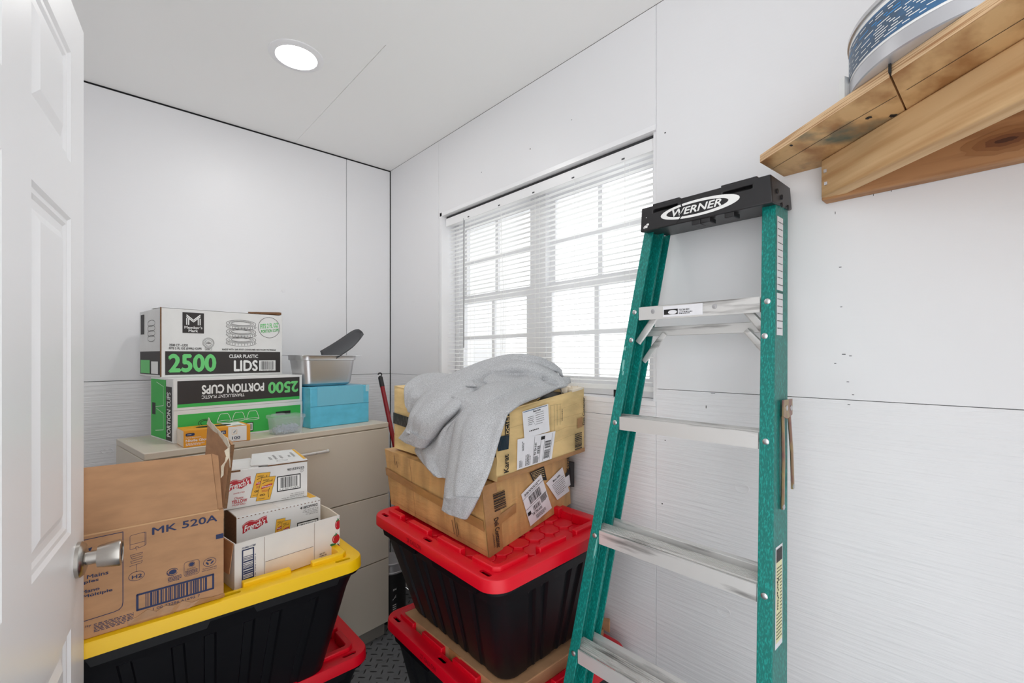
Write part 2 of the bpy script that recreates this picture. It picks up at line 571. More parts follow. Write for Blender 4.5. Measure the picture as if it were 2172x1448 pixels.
# ---- right wall with the window opening
WY0, WY1, WZ0, WZ1 = -1.768, -0.535, 1.163, 2.060     # opening
b = MB()
b.box((0.014, -3.4, 0), (0.15, WY0, ZC + 0.1)).box((0.014, WY1, 0), (0.15, 0.0, ZC + 0.1))
b.box((0.014, WY0, 0), (0.15, WY1, WZ0)).box((0.014, WY0, WZ1), (0.15, WY1, ZC + 0.1))
wr = structure(b.build('wall_right', M['gap']))
top = ZC - 0.0012
for y0, y1, z0, z1, m in ((-0.522, -0.003, 0.0, 1.2184, 'paint'), (-0.522, -0.003, 1.2198, top, 'paint_up'),
                          (WY0 + 0.0, -0.5236, 0.0, 1.1195, 'paint'), (WY0, -0.5236, 1.121, WZ0 - 0.0, 'paint'), (WY1 + 0.0020, -0.5236, WZ0, WZ1, 'paint_up'),
                          (WY0, -0.5236, WZ1, top, 'paint_up'),
                          (-2.99, WY0 - 0.0014, 0.0, 1.2184, 'paint'), (-2.99, WY0 - 0.0014, 1.2198, top, 'paint_up'),
                          (-3.4, -2.992, 0.0, 1.2184, 'paint'), (-3.4, -2.992, 1.2198, top, 'paint_up')):
    box_obj('plywood_sheet', (0.0, y0, z0), (0.014, y1, z1), M[m], wr, bevel=0.0008)
knot(0, -2.03, 0.96, 'x', wr, 0.02, 0.7)
knot(0, -1.98, 0.60, 'x', wr, 0.02, 0.7)
# staples and chips in the paint
for (y, z, dy, dz) in ((-2.245, 1.667, .001, .006), (-2.318, 1.693, .001, .008), (-2.35, 1.693, .001, .006), (-2.255, 1.535, .005, .0015), (-2.257, 1.44, .004, .0012),
                       (-2.262, 1.327, .007, .0016), (-2.275, 1.323, .005, .0014), (-2.245, 1.305, .004, .0014), (-2.27, 1.262, .005, .0014),
                       (-2.28, 1.232, .004, .0014), (-2.272, 1.208, .005, .0014), (-1.93, 1.175, .002, .008), (-1.80, 1.06, .003, .003), (-1.79, 0.86, .004, .003),
                       (-1.78, 0.72, .003, .003), (-1.95, 1.216, .012, .0012), (-1.20, 2.17, .004, .003), (-1.42, 2.205, .004, .002), (-0.88, 2.17, .003, .003), (-1.80, 2.02, .004, .004)):
    box_obj('paint_chip', (-0.0007, y - dy / 2, z - dz / 2), (0.001, y + dy / 2, z + dz / 2), M['gap'], wr)

# ---- left and front walls (beside and behind the camera's place)
wl = structure(MB().box((-1.95, -2.10, 0), (-1.80, 0.014, ZC + 0.1)).build('wall_left', M['paint']))
wf = structure(MB().box((-0.75, -3.02, 0), (0.0, -2.932, ZC)).build('wall_front', M['paint']))

# ---- ceiling
ce = structure(MB().box((-2.0, -3.06, ZC + 0.012), (0.16, 0.12, ZC + 0.1)).build('ceiling', M['gap']))
def ceil_piece(pts):
    MB().prism(pts, lambda x, y: Vector((x, y, ZC)), lambda x, y: Vector((x, y, ZC + 0.012))).build('ceiling_sheet', M['ceil'], ce)
ceil_piece([(-0.544, 0.0), (-0.544, -3.06), (0.0, -3.06), (0.0, 0.0)])
ceil_piece([(-1.8, 0.0), (-1.8, -3.06), (-0.5441, -3.06), (-0.5441, -1.016), (-0.5468, -1.014), (-0.5450, 0.0)])

# ---- recessed wafer light
lamp = thing('ceiling_light', 'round white recessed ceiling light flush with the ceiling', 'light', (-0.763, -0.737, ZC))
MB().lathe([(0.094, 0.0), (0.094, -0.003), (0.088, -0.006), (0.071, -0.0075), (0.069, -0.0045), (0.069, 0.0)], None, 56, False, False).build('trim_ring', M['trim'], lamp, smooth=True)
MB().lathe([(0.0695, -0.0040), (0.03, -0.0045)], None, 56, False, True).build('diffuser', emission_material('lit_diffuser', (1.0, 0.99, 0.97), LAMP), lamp)

# ---- window: jamb liner, two double-hung units with grilles, panes
win = structure(MB().box((0.012, WY0 - 0.0, WZ0), (0.15, WY0 + 0.016, WZ1)).box((-0.001, WY1 - 0.018, WZ0), (0.15, WY1 - 0.0016, WZ1))
                .box((-0.001, WY0, WZ1 - 0.018), (0.15, WY1 - 0.001, WZ1 - 0.0005)).box((-0.002, WY0, WZ0 + 0.0005), (0.15, WY1 - 0.001, WZ0 + 0.016)).build('window_1', M['trim']))
fx0, fx1 = 0.085, 0.14
for y0, y1 in ((-1.145, -0.556), (-1.75, -1.175)):
    zb, zt = WZ0 + 0.018, WZ1 - 0.02
    frm = MB()
    for lo, hi in (((fx0, y0, zb), (fx1, y0 + 0.03, zt)), ((fx0, y1 - 0.03, zb), (fx1, y1, zt)), ((fx0, y0 + 0.03, zt - 0.03), (fx1, y1 - 0.03, zt)), ((fx0, y0 + 0.03, zb), (fx1, y1 - 0.03, zb + 0.03))):
        frm.box(lo, hi)
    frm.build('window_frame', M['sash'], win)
    for nm, za, zc, dx in (('lower_sash', zb + 0.03, 1.622, 0.0), ('upper_sash', 1.600, zt - 0.03, 0.022)):
        s = MB()
        ya, yb = y0 + 0.03, y1 - 0.03
        x0, x1 = fx0 + 0.006 + dx, fx0 + 0.026 + dx
        for lo, hi in (((x0, ya, za), (x1, ya + 0.03, zc)), ((x0, yb - 0.03, za), (x1, yb, zc)), ((x0, ya + 0.03, zc - 0.034), (x1, yb - 0.03, zc)), ((x0, ya + 0.03, za), (x1, yb - 0.03, za + 0.034))):
            s.box(lo, hi)
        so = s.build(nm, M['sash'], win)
        ym, zm = (ya + yb) / 2, (za + zc) / 2
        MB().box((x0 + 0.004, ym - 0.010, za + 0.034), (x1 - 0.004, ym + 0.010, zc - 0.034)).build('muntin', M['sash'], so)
        for q0, q1 in ((ya + 0.03, ym - 0.010), (ym + 0.010, yb - 0.03)):
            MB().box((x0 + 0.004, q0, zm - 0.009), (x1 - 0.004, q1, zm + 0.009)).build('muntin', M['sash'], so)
            for p0, p1 in ((za + 0.034, zm - 0.009), (zm + 0.009, zc - 0.034)):
                xg = (x0 + x1) / 2
                MB().add([(xg, q0, p0), (xg, q1, p0), (xg, q1, p1), (xg, q0, p1)], [(0, 1, 2, 3)]).build('pane', M['glass'], so)
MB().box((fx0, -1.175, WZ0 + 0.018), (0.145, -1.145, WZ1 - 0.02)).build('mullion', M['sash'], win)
box_obj('sash_lift', (0.05, -1.58, WZ0 + 0.016), (0.062, -1.572, WZ0 + 0.055), M['inkblack'], win)

# ---- mini blind inside the opening
bl = thing('window_blind', 'white horizontal mini blind lowered over the window, slats open', 'blind', (0.045, -1.16, WZ0 + 0.03))
BL = Vector((0.045, -1.16, WZ0 + 0.03))
def wbox(name, lo, hi, m, parent, base, bevel=0.0):
    lo = Vector(lo) - base
    hi = Vector(hi) - base
    return MB().box(lo, hi).build(name, m, parent, bevel=bevel)
y0, y1 = WY0 + 0.020, WY1 - 0.024
wbox('head_rail', (0.03, y0, 2.004), (0.062, y1, 2.030), M['vinyl'], bl, BL, 0.002)
wbox('shadow_gap_strip', (0.026, y0, 2.0305), (0.062, y1, 2.0405), M['gap'], bl, BL)  # dark strip painted in for the shaded gap above the head rail
wbox('valance', (0.022, y0, 1.990), (0.027, y1, 2.030), M['vinyl'], bl, BL, 0.001)
slat = MB()
prof = [(-0.0125, 0.0), (-0.006, 0.0020), (0.0, 0.0027), (0.006, 0.0020), (0.0125, 0.0)]
for yy in (y0 - BL.y, y1 - BL.y):
    slat.v += [(x, yy, z) for x, z in prof]
for k in range(4):
    slat.f.append((k, k + 1, k + 6, k + 5))
smesh = slat.mesh('slat', True)
zs = [1.235 + 0.0205 * k for k in range(38)]
for k, z in enumerate(zs):
    o = link('slat', smesh, M['slatw'], bl)
    o.location = (0, 0, z - BL.z)
    o.rotation_euler = (0, R(-3 + random.uniform(-1.5, 1.5)), 0)
wbox('bottom_rail', (0.034, y0, 1.205), (0.056, y1, 1.222), M['slatw'], bl, BL, 0.003)
for y in (-0.751, -0.979, -1.196, -1.408, -1.631):
    b = MB()
    for dx in (-0.0128, 0.0128):
        b.tube([(dx, y - BL.y, 1.21 - BL.z), (dx, y - BL.y, 2.012 - BL.z)], 0.0007, 5)
    b.build('ladder_cord', M['slatw'], bl)
    MB().box((-0.024, y - 0.006 - BL.y, 1.996 - BL.z), (-0.021, y + 0.006 - BL.y, 2.001 - BL.z)).build('cord_clip', M['grey_pl'], bl)
MB().tube([(-0.022, -0.711 - BL.y, 1.365 - BL.z), (-0.02, -0.711 - BL.y, 2.0 - BL.z)], 0.0038, 6).build('tilt_wand', mat('clear_grey_wand', (168, 168, 170), 0.2), bl)
MB().tube([(-0.018, -0.985 - BL.y, 2.0 - BL.z), (-0.017, -0.99 - BL.y, 1.8 - BL.z), (-0.018, -1.005 - BL.y, 1.6 - BL.z), (-0.017, -0.995 - BL.y, 1.35 - BL.z)], 0.0011, 5).build('lift_cord', M['slatw'], bl)

# ---- door, swung open into the room
dd = Vector((-0.152, -0.988, 0)).normalized()
dn = Vector((0.988, -0.152, 0)).normalized()
Dm = Matrix(((dd.x, dn.x, 0, -1.335), (dd.y, dn.y, 0, -1.2415), (0, 0, 1, 0.008), (0, 0, 0, 1)))   # local: x along the leaf from its free edge, y out of the visible face, z up
def door_panel(b, u0, u1, v0, v1, side):
    rings = []
    for ins, dep in ((0.0, 0.0), (0.006, -0.0045), (0.014, -0.0045), (0.020, -0.008), (0.034, -0.008), (0.050, -0.0015)):
        rings.append([Vector((p[0], side * dep if side > 0 else -0.035 - dep, p[1])) for p in ((u0 + ins, v0 + ins), (u1 - ins, v0 + ins), (u1 - ins, v1 - ins), (u0 + ins, v1 - ins))])
    b.loops(rings, False, True)
us = [0.0, 0.105, 0.337, 0.452, 0.684, 0.79]
vz = [0.0, 0.22, 0.804, 0.982, 1.572, 1.676, 1.884, 1.982]
leaf = MB()
for i in range(5):
    for j in range(7):
        if i in (1, 3) and j in (1, 3, 5):
            continue
        for yy in (0.0, -0.035):
            leaf.add([Dm @ Vector((us[i], yy, vz[j])), Dm @ Vector((us[i + 1], yy, vz[j])), Dm @ Vector((us[i + 1], yy, vz[j + 1])), Dm @ Vector((us[i], yy, vz[j + 1]))], [(0, 1, 2, 3)])
for a, c in (((0, 0), (0, 1)), ((5, 0), (5, 1))):
    u = us[a[0]]
    leaf.add([Dm @ Vector((u, 0, 0)), Dm @ Vector((u, -0.035, 0)), Dm @ Vector((u, -0.035, 1.982)), Dm @ Vector((u, 0, 1.982))], [(0, 1, 2, 3)])
for v in (0.0, 1.982):
    leaf.add([Dm @ Vector((0, 0, v)), Dm @ Vector((0.79, 0, v)), Dm @ Vector((0.79, -0.035, v)), Dm @ Vector((0, -0.035, v))], [(0, 1, 2, 3)])
door = structure(leaf.build('door_1', M['doorp']))
for i in (1, 3):
    for j in (1, 3, 5):
        b = MB()
        door_panel(b, us[i], us[i + 1], vz[j], vz[j + 1], 1)
        door_panel(b, us[i], us[i + 1], vz[j], vz[j + 1], -1)
        b.v = [tuple(Dm @ Vector(p)) for p in b.v]
        b.build('door_panel', M['doorp'], door)
Kx = Dm @ Matrix.Translation((0.056, 0.0, 0.914)) @ Matrix.Rotation(R(-90), 4, 'X')
MB().lathe([(0.034, 0.0), (0.034, 0.006), (0.030, 0.011), (0.020, 0.014)], Kx, 36).build('knob_rose', M['nickel'], door, smooth=True)
kn = MB().lathe([(0.013, 0.012), (0.013, 0.030), (0.0205, 0.0305), (0.0235, 0.046), (0.0262, 0.064), (0.0255, 0.0665), (0.0215, 0.068), (0.0205, 0.066)], Kx, 36).build('door_knob', M['nickel'], door, smooth=True)
MB().lathe([(0.0205, 0.0662), (0.007, 0.0664), (0.007, 0.068)], Kx, 24, False, True).build('lock_button', M['grey_pl'], kn)
box_obj('latch_plate', (-0.001, -0.028, 0.88), (0.0005, -0.007, 0.94), M['nickel'], door).matrix_world = Dm

# ================================================================== storage bins
def make_bin(name, label, lidm, loc, rz, H, L=0.71, W=0.515, rot=None, pads=False, ribs=True, skip=None, gallon=False, group=None):
    """origin at bottom centre; long side along local y"""
    t = thing(name, label, 'storage bin', loc, rz, group, rot)
    # body: tapering tub with vertical grooves
    def outline(w, l, r, depth):
        pts = []
        def side(p0, p1, nrm, grooves):
            d = (p1 - p0)
            ln = d.length
            d = d / ln
            s = [(0.0, 0)]
            for g in grooves:
                c = g * ln
                s += [(c - 0.014, 0), (c - 0.010, 1), (c + 0.010, 1), (c + 0.014, 0)]
            for q, k in s:
                pts.append(p0 + d * q - nrm * (depth * k))
        def corner(c, a0):
            for k in range(1, 6):
                a = R(a0 + 90 * k / 6)
                pts.append(Vector((c[0] + r * math.cos(a), c[1] + r * math.sin(a))))
        x, y = w / 2, l / 2
        V2 = lambda a, b_: Vector((a, b_))
        gl, gs = (0.12, 0.30, 0.42, 0.58, 0.70, 0.88), (0.22, 0.36, 0.64, 0.78)
        side(V2(x, -y + r), V2(x, y - r), V2(1, 0), gl)
        pts.append(V2(x, y - r)); corner((x - r, y - r), 0)
        side(V2(x - r, y), V2(-x + r, y), V2(0, 1), gs)
        pts.append(V2(-x + r, y)); corner((-x + r, y - r), 90)
        side(V2(-x, y - r), V2(-x, -y + r), V2(-1, 0), gl)
        pts.append(V2(-x, -y + r)); corner((-x + r, -y + r), 180)
        side(V2(-x + r, -y), V2(x - r, -y), V2(0, -1), gs)
        pts.append(V2(x - r, -y)); corner((x - r, -y + r), 270)
        return pts
    lp = []
    for z, ins, dep in ((0.0, 0.098, 0.003), (0.012, 0.091, 0.006), (H * 0.74, 0.036, 0.009), (H * 0.76, 0.034, 0.0), (H - 0.045, 0.020, 0.0), (H - 0.045, 0.011, 0.0), (H - 0.030, 0.010, 0.0)):
        lp.append([Vector((p.x, p.y, z)) for p in outline(W - 2 * ins, L - 2 * ins, 0.045, dep)])
    body = MB().loops(lp).build('body', M['black'], t, smooth=True)
    for sx in (-1, 1):
        for cy in (-0.16, 0.16):
            b = MB()
            x = sx * (W / 2 - 0.016)
            b.loops([[Vector((x - sx * 0.02, cy + k * a, z)) for k, z in ((-0.115, H - 0.036), (0.115, H - 0.036), (0.095, H - 0.066), (-0.095, H - 0.066))] for a in (1,)]
                    + [[Vector((x + sx * 0.008, cy + k, z)) for k, z in ((-0.115, H - 0.036), (0.115, H - 0.036), (0.105, H - 0.058), (-0.105, H - 0.058))]])
            b.build('grip_ledge', M['black'], body)
    # lid
    def ring(ins, z, r):
        return [Vector((p[0], p[1], z)) for p in rrect(W - 2 * ins, L - 2 * ins, max(r - ins, 0.012), 7)]
    r0 = 0.06
    b = MB().loops([ring(0.054, H - 0.026, r0), ring(0.050, H - 0.006, r0), ring(0.008, H - 0.006, r0), ring(0.006, H - 0.010, r0), ring(0.005, H - 0.033, r0), ring(0.0, H - 0.033, r0), ring(0.0015, H - 0.006, r0), ring(0.004, H - 0.0015, r0), ring(0.008, H, r0), ring(0.043, H, r0),
                    ring(0.046, H - 0.002, r0), ring(0.050, H - 0.022, r0)])
    lid_me = b.mesh('lid')
    cut = MB()
    for sx in (-1, 1):
        for cy in (-(L / 2 - 0.066), 0.0, L / 2 - 0.066):
            cp = [(sx * (W / 2 - 0.027) + p[0], cy + p[1]) for p in rrect(0.013, 0.044, 0.0063, 4)]
            cut.prism(cp, lambda x, y: Vector((x, y, H - 0.05)), lambda x, y: Vector((x, y, H + 0.02)))
    lid_me = boolean_cut(lid_me, cut.mesh('cut'))
    lid_me.shade_smooth()
    lid_me.set_sharp_from_angle(angle=R(30))
    lid = link('lid', lid_me, lidm, t)
    # raised ribs along the inner rim
    if ribs:
        wi, li = W / 2 - 0.043, L / 2 - 0.043
        def rib(lo, hi):
            box_obj('raised_rib', lo, hi, lidm, lid, bevel=0.003)
        k = 0
        for sx in (-1, 1):
            for a, c in ((-0.150, -0.030), (0.030, 0.150)):
                k += 1
                if skip and skip(sx, (a + c) / 2):
                    continue
                xa, xb = sorted((sx * wi, sx * (wi - 0.020)))
                rib((xa, a, H - 0.022), (xb, c, H + 0.012))
            for sy in (-1, 1):
                if skip and skip(sx, sy * 0.25):
                    continue
                # corner tab: an L-shaped prism
                X, Y = sx * wi, sy * li
                pts = [(X, Y - sy * 0.105), (X, Y - sy * 0.016), (X - sx * 0.016, Y), (X - sx * 0.115, Y), (X - sx * 0.115, Y - sy * 0.020), (X - sx * 0.026, Y - sy * 0.020), (X - sx * 0.020, Y - sy * 0.026), (X - sx * 0.020, Y - sy * 0.105)]
                MB().prism(pts, lambda x, y: Vector((x, y, H - 0.022)), lambda x, y: Vector((x, y, H + 0.012))).build('raised_rib', lidm, lid, bevel=0.003)
        for sy in (-1, 1):
            ya, yb = sorted((sy * li, sy * (li - 0.020)))
            if not (skip and skip(0, sy)):
                rib((-0.055, ya, H - 0.022), (0.055, yb, H + 0.012))
    if pads:
        oc = []
        for k in range(8):
            a = R(22.5 + 45 * k)
            oc.append((0.0335 * math.cos(a), 0.0335 * math.sin(a)))
        pm = MB().loops([[Vector((x, y, H - 0.022)) for x, y in oc], [Vector((x * 0.97, y * 0.97, H - 0.0165)) for x, y in oc], [Vector((x * 0.92, y * 0.92, H - 0.015)) for x, y in oc]], False, True).mesh('octagon_pad')
        for i in range(6):
            for j in range(9):
                o = link('octagon_pad', pm, lidm, lid)
                o.location = ((i - 2.5) * 0.0655, (j - 4) * 0.0655, 0)
    if gallon:
        f = Face((-W / 2 + 0.0008, L / 2, H - 0.03), (0, -1, 0), (0, 0, 1), lid)
        text(f, '27 GALLON', (L * 0.5 - 0.085, 0.006, L * 0.5 + 0.005, 0.020), mat('embossed_red', (170, 8, 32), 0.5), 0.01, n=0.0008, name='embossed_lettering')
    return t

# left stack: long side along the room's x axis
make_bin('storage_bin', 'black bin with red lid on the floor under the yellow-lidded bin', M['red'], (-1.005, -0.896, 0), R(-90), 0.37, W=0.468)
make_bin('storage_bin', 'black bin with bright yellow lid carrying an open brown carton', M['yellow'], (-1.060, -0.957, 0.351), R(-90), 0.364,
         skip=lambda sx, s: (sx == 0 and s < 0) or (s < 0.02) )
# middle stack
make_bin('storage_bin', 'black bin with red lid on the floor below the flat cardboard box', M['red'], (-0.297, -1.352, 0), R(-0.6), 0.39, gallon=True)
make_bin('storage_bin', 'black bin with red lid directly under the two battered cartons', M['red'], (-0.312, -1.332, 0.424), 0, 0.354, rot=(0, R(-3.7), R(-1.2)), pads=True, gallon=True)

# flat cardboard box between the two middle bins
fb = thing('flat_box', 'flat brown cardboard box pressed between two red-lidded bins', 'box', (-0.278, -1.340, 0.3690), R(0.5))
MB().box((-0.217, -0.272, 0.0), (0.217, 0.272, 0.038)).build('carton_body', M['kraft'], fb, bevel=0.002)
MB().box((-0.219, -0.271, 0.0375), (0.219, 0.271, 0.0405)).build('top_panel', M['kraft'], fb)
MB().box((-0.205, 0.2722, 0.004), (0.20, 0.2745, 0.034)).build('tuck_flap', M['edge'], fb)
MB().box((-0.2200, -0.06, 0.0), (-0.2185, 0.0, 0.0408)).build('tape_strip', M['tape'], fb)
MB().prism([(0.0, 0.0), (0.055, 0.0), (0.055, 0.03), (0.0, 0.045)], lambda y, z: Vector((0.222, -0.29 + y, 0.036 + z)), lambda y, z: Vector((0.226, -0.29 + y, 0.036 + z))).build('raised_flap', M['kraft'], fb)

# ================================================================== filing cabinet
cab = thing('filing_cabinet', 'putty-coloured steel lateral filing cabinet with three wide drawers', 'cabinet', (-1.201, -0.656, 0), R(7.788))
cw, cdp, ch = 0.9245, 0.42, 1.01
MB().box((0, 0.012, 0.06), (cw, cdp, ch - 0.024)).build('carcass', M['putty'], cab, bevel=0.002)
MB().box((0, 0.0, ch - 0.023), (cw, cdp, ch)).build('top_panel', M['putty'], cab, bevel=0.003)
MB().box((0.01, 0.02, 0), (cw - 0.01, cdp - 0.02, 0.06)).build('kick_base', M['putty_d'], cab)
for z0, z1 in ((0.068, 0.368), (0.372, 0.672), (0.676, 0.983)):
    d = MB().box((0.002, -0.004, z0), (cw - 0.002, 0.014, z1)).build('drawer', M['putty'], cab, bevel=0.002)
    zc = z1 - 0.058
    hb = MB().tube([(cw * 0.5 - 0.155, -0.004, zc), (cw * 0.5 - 0.15, -0.022, zc), (cw * 0.5, -0.027, zc), (cw * 0.5 + 0.15, -0.022, zc), (cw * 0.5 + 0.155, -0.004, zc)], 0.006, 10)
    hb.build('handle', M['alu'], d, smooth=True)

# ================================================================== cartons on the cabinet
def carton_shell(t, w, d, h, m, edge_m=None, bevel=0.002, top_slit=True, name='carton_body'):
    """closed carton, origin at its front-left bottom corner"""
    return MB().box((0, 0, 0), (w, d, h)).build(name, m, t, bevel=bevel)

# --- portion-cup carton lying on its side: the two top flaps face the room
pb = thing('carton', 'green and black portion cups carton lying upside down on the filing cabinet', 'box', (-1.111, -0.514, 1.0105), R(10.5))
w, d, h = 0.4735, 0.25, 0.2315
MB().box((0, 0.003, 0), (w, d, h)).build('carton_body', M['wbox'], pb, bevel=0.0015)
MB().box((0, -0.001, 0.117), (w, 0.0035, h)).build('upper_flap', M['wbox'], pb, bevel=0.0008)
MB().box((0.001, -0.001, 0.0), (w + 0.0015, 0.0035, 0.1155)).build('lower_flap', M['wbox'], pb, bevel=0.0008)
f = Face((0, -0.001, 0), (1, 0, 0), (0, 0, 1), pb)
rect(f, (0.012, 0.1385, 0.462, 0.2225), M['ink'])
rect(f, (0.012, 0.1265, 0.462, 0.1385), M['green'])
text(f, '2500', (0.328, 0.157, 0.456, 0.206), M['lgreen'], 0.05, turn=180, n=0.0012)
text(f, 'PORTION CUPS', (0.088, 0.170, 0.3125, 0.205), M['pwhite'], 0.05, turn=180, n=0.0012)
text(f, 'TRANSLUCENT PLASTIC', (0.088, 0.1535, 0.237, 0.166), M['pwhite'], 0.015, turn=180, n=0.0012)
rect(f, (0.013, 0.0075, 0.466, 0.101), M['green'])
cups = []
for u0, u1, v0, v1 in ((0.139, 0.189, 0.0575, 0.0915), (0.191, 0.241, 0.057, 0.092), (0.244, 0.293, 0.0565, 0.0925)):
    c = (u0 + u1) / 2
    q = (u1 - u0) * 0.29
    cups.append([(u0, v0 + 0.003), (c - q - 0.002, v1 - 0.006), (c - q + 0.003, v1), (c + q - 0.003, v1), (c + q + 0.002, v1 - 0.006), (u1, v0 + 0.003)])
    cups.append(ell(c, v0 + 0.004, (u1 - u0) / 2, 0.004, 0, 360, 16))
strokes(f, cups, 0.0016, M['pwhite'], n=0.0011)
strokes(f, [ell(0.099, 0.0635, 0.021, 0.0135), ell(0.099, 0.0635, 0.014, 0.009)], 0.002, M['ink'], n=0.0011, name='printed_seal')
rect(f, (0.2047, 0.0125, 0.27, 0.0472), M['inkblack'], n=0.001)
rect(f, (0.2075, 0.0152, 0.2672, 0.0445), M['pwhite'], n=0.0013)
barcode(f, (0.211, 0.018, 0.264, 0.040), M['inkblack'], n=0.0016)
rect(f, (0.3597, 0.064, 0.4219, 0.080), M['inkblack'], n=0.001)
g = Face((0, d, 0), (0, -1, 0), (0, 0, 1), pb)      # left end of the carton
rect(g, (0.006, 0.006, d - 0.075, h - 0.006), M['green'])
rect(g, (d - 0.073, 0.006, d - 0.012, h - 0.03), M['ink'])
text(g, 'PORTION CUPS', (d - 0.062, 0.02, d - 0.022, h - 0.05), M['pwhite'], 0.03, turn=90, n=0.0011)
strokes(g, [[(0.06, 0.12), (0.15, 0.13), (0.15, 0.2), (0.07, 0.215)], [(0.06, 0.03), (0.15, 0.04), (0.15, 0.10), (0.07, 0.115)]], 0.0016, M['pwhite'], n=0.001)
rect(g, (0.02, 0.09, 0.06, 0.135), M['inkblack'], n=0.001)

# --- lids carton
lb = thing('carton', 'white carton of clear plastic lids with big green 2500, topmost on the cabinet', 'box', (-1.134, -0.362, 1.2425), R(9))
w, d, h = 0.4525, 0.29, 0.268
MB().box((0, 0, 0), (w, d, h - 0.004)).build('carton_body', M['wbox'], lb, bevel=0.0018)
MB().add([(0.002, 0.0, h - 0.003), (w - 0.1, 0.0, h - 0.003), (w - 0.10, 0.14, h + 0.004), (0.002, 0.14, h + 0.001)], [(0, 1, 2, 3)]).add([(0.002, 0.0, h - 0.0055), (w - 0.1, 0.0, h - 0.0055), (w - 0.10, 0.14, h + 0.0015), (0.002, 0.14, h - 0.0015)], [(3, 2, 1, 0)]).build('top_flap', M['wbox'], lb)
MB().prism([(w - 0.135, 0.0), (w - 0.004, 0.0), (w + 0.004, 0.04), (w - 0.125, 0.05)], lambda x, y: Vector((x, y, h - 0.003 + (x - w + 0.135) * 0.02)), lambda x, y: Vector((x, y, h + 0.002 + (x - w + 0.135) * 0.06 + y * 0.12))).build('torn_flap', M['edge'], lb)
MB().box((-0.0015, -0.0015, 0.002), (0.0025, 0.002, h - 0.002)).build('torn_corner_edge', M['edge'], lb)
f = Face((0, 0, 0), (1, 0, 0), (0, 0, 1), lb)
rect(f, (0.0139, 0.0083, 0.443, 0.0995), M['ink'])
text(f, '2500', (0.0235, 0.0172, 0.1861, 0.0895), M['lgreen'], 0.05, n=0.0012)
text(f, 'CLEAR PLASTIC', (0.2336, 0.0725, 0.3481, 0.0878), M['pwhite'], 0.03, n=0.0012)
text(f, 'LIDS', (0.2514, 0.0159, 0.3467, 0.0640), M['pwhite'], 0.045, n=0.0012)
rect(f, (0.3526, 0.0161, 0.422, 0.0622), M['pwhite'], n=0.0012)
barcode(f, (0.358, 0.022, 0.416, 0.0585), M['inkblack'], n=0.0016, k=26)
text(f, '0 78742 24689 4', (0.357, 0.0175, 0.417, 0.021), M['inkblack'], n=0.0016)
rect(f, (0.0696, 0.1715, 0.1425, 0.2525), M['ink'])
mk = []
u0, v0, s = 0.0835, 0.205, 0.0455
for k in (0.0, 0.0065):
    mk += [[(u0 + k, v0), (u0 + k, v0 + 0.024)], [(u0 + s - k, v0), (u0 + s - k, v0 + 0.024)]]
    mk += [[(u0, v0 + 0.037 - k), (u0 + s / 2, v0 + 0.0175 - k), (u0 + s, v0 + 0.039 - k)]]
strokes(f, mk, 0.0037, M['pwhite'], n=0.0012, name='printed_logo')
text(f, "Member's", (0.0758, 0.1885, 0.1365, 0.1995), M['pwhite'], 0.025, n=0.0012)
text(f, 'Mark', (0.0895, 0.1755, 0.1215, 0.1865), M['pwhite'], 0.025, n=0.0012)
text(f, '2500 CT - LIDS', (0.0266, 0.1185, 0.0873, 0.1285), M['ink'], 0.03)
text(f, 'FITS 2 FL OZ (59ML) CUPS', (0.0261, 0.1043, 0.1341, 0.1150), M['ink'], 0.03)
c = (0.1583, 0.1345)
strokes(f, [ell(*c, 0.0203, 0.0203), ell(*c, 0.0172, 0.0172), ell(*c, 0.0125, 0.0125), [(0.1465, 0.118), (0.1465, 0.105), (0.170, 0.105), (0.170, 0.118)]], 0.0009, M['ink'], name='printed_seal')
text(f, 'USA', (c[0] - 0.0085, c[1] - 0.0045, c[0] + 0.0085, c[1] + 0.0045), M['ink'], 0.02)
fine_lines(f, (0.149, 0.1062, 0.168, 0.114), M['ink'], 2)
st = []
for k in range(3):
    cy = 0.219 - k * 0.0345
    st += [ell(0.2813, cy, 0.058, 0.0145), ell(0.2813, cy, 0.048, 0.0105), ell(0.2813, cy, 0.039, 0.0075), ell(0.2813, cy - 0.0125, 0.059, 0.0145, 180, 360, 20)]
    for q in range(13):
        a = R(195 + q * 12.5)
        x, y = 0.2813 + 0.058 * math.cos(a), cy - 0.0025 + 0.0145 * math.sin(a)
        st.append([(x, y), (x, y - 0.007)])
strokes(f, st, 0.0013, M['ink'])
strokes(f, [ell(0.395, 0.2075, 0.0462, 0.0455)], 0.0016, M['ink'], name='printed_ring')
text(f, 'FITS 2 FL OZ', (0.3575, 0.206, 0.4335, 0.2265), M['lgreen'], 0.03, skew=0.011)
text(f, 'PORTION CUPS', (0.3605, 0.187, 0.437, 0.2005), M['green'], 0.02, skew=0.011)
text(f, 'MADE WITH 30% POST-CONSUMER RECYCLED MATERIALS', (0.2076, 0.1050, 0.4243, 0.1120), M['ink'], 0.03)
g = Face((0, d, 0), (0, -1, 0), (0, 0, 1), lb)
rect(g, (0.01, 0.0083, d - 0.006, 0.0995), M['ink'])
rect(g, (0.02, 0.012, 0.15, 0.065), M['lgreen'], n=0.001)
rect(g, (0.17, 0.012, d - 0.03, 0.06), M['pwhite'], n=0.001)
rect(g, (0.02, 0.17, 0.07, 0.25), M['ink'], n=0.001)
strokes(g, [ell(0.17, 0.15 + k * 0.02, 0.05, 0.012) for k in range(4)], 0.0016, M['ink'])

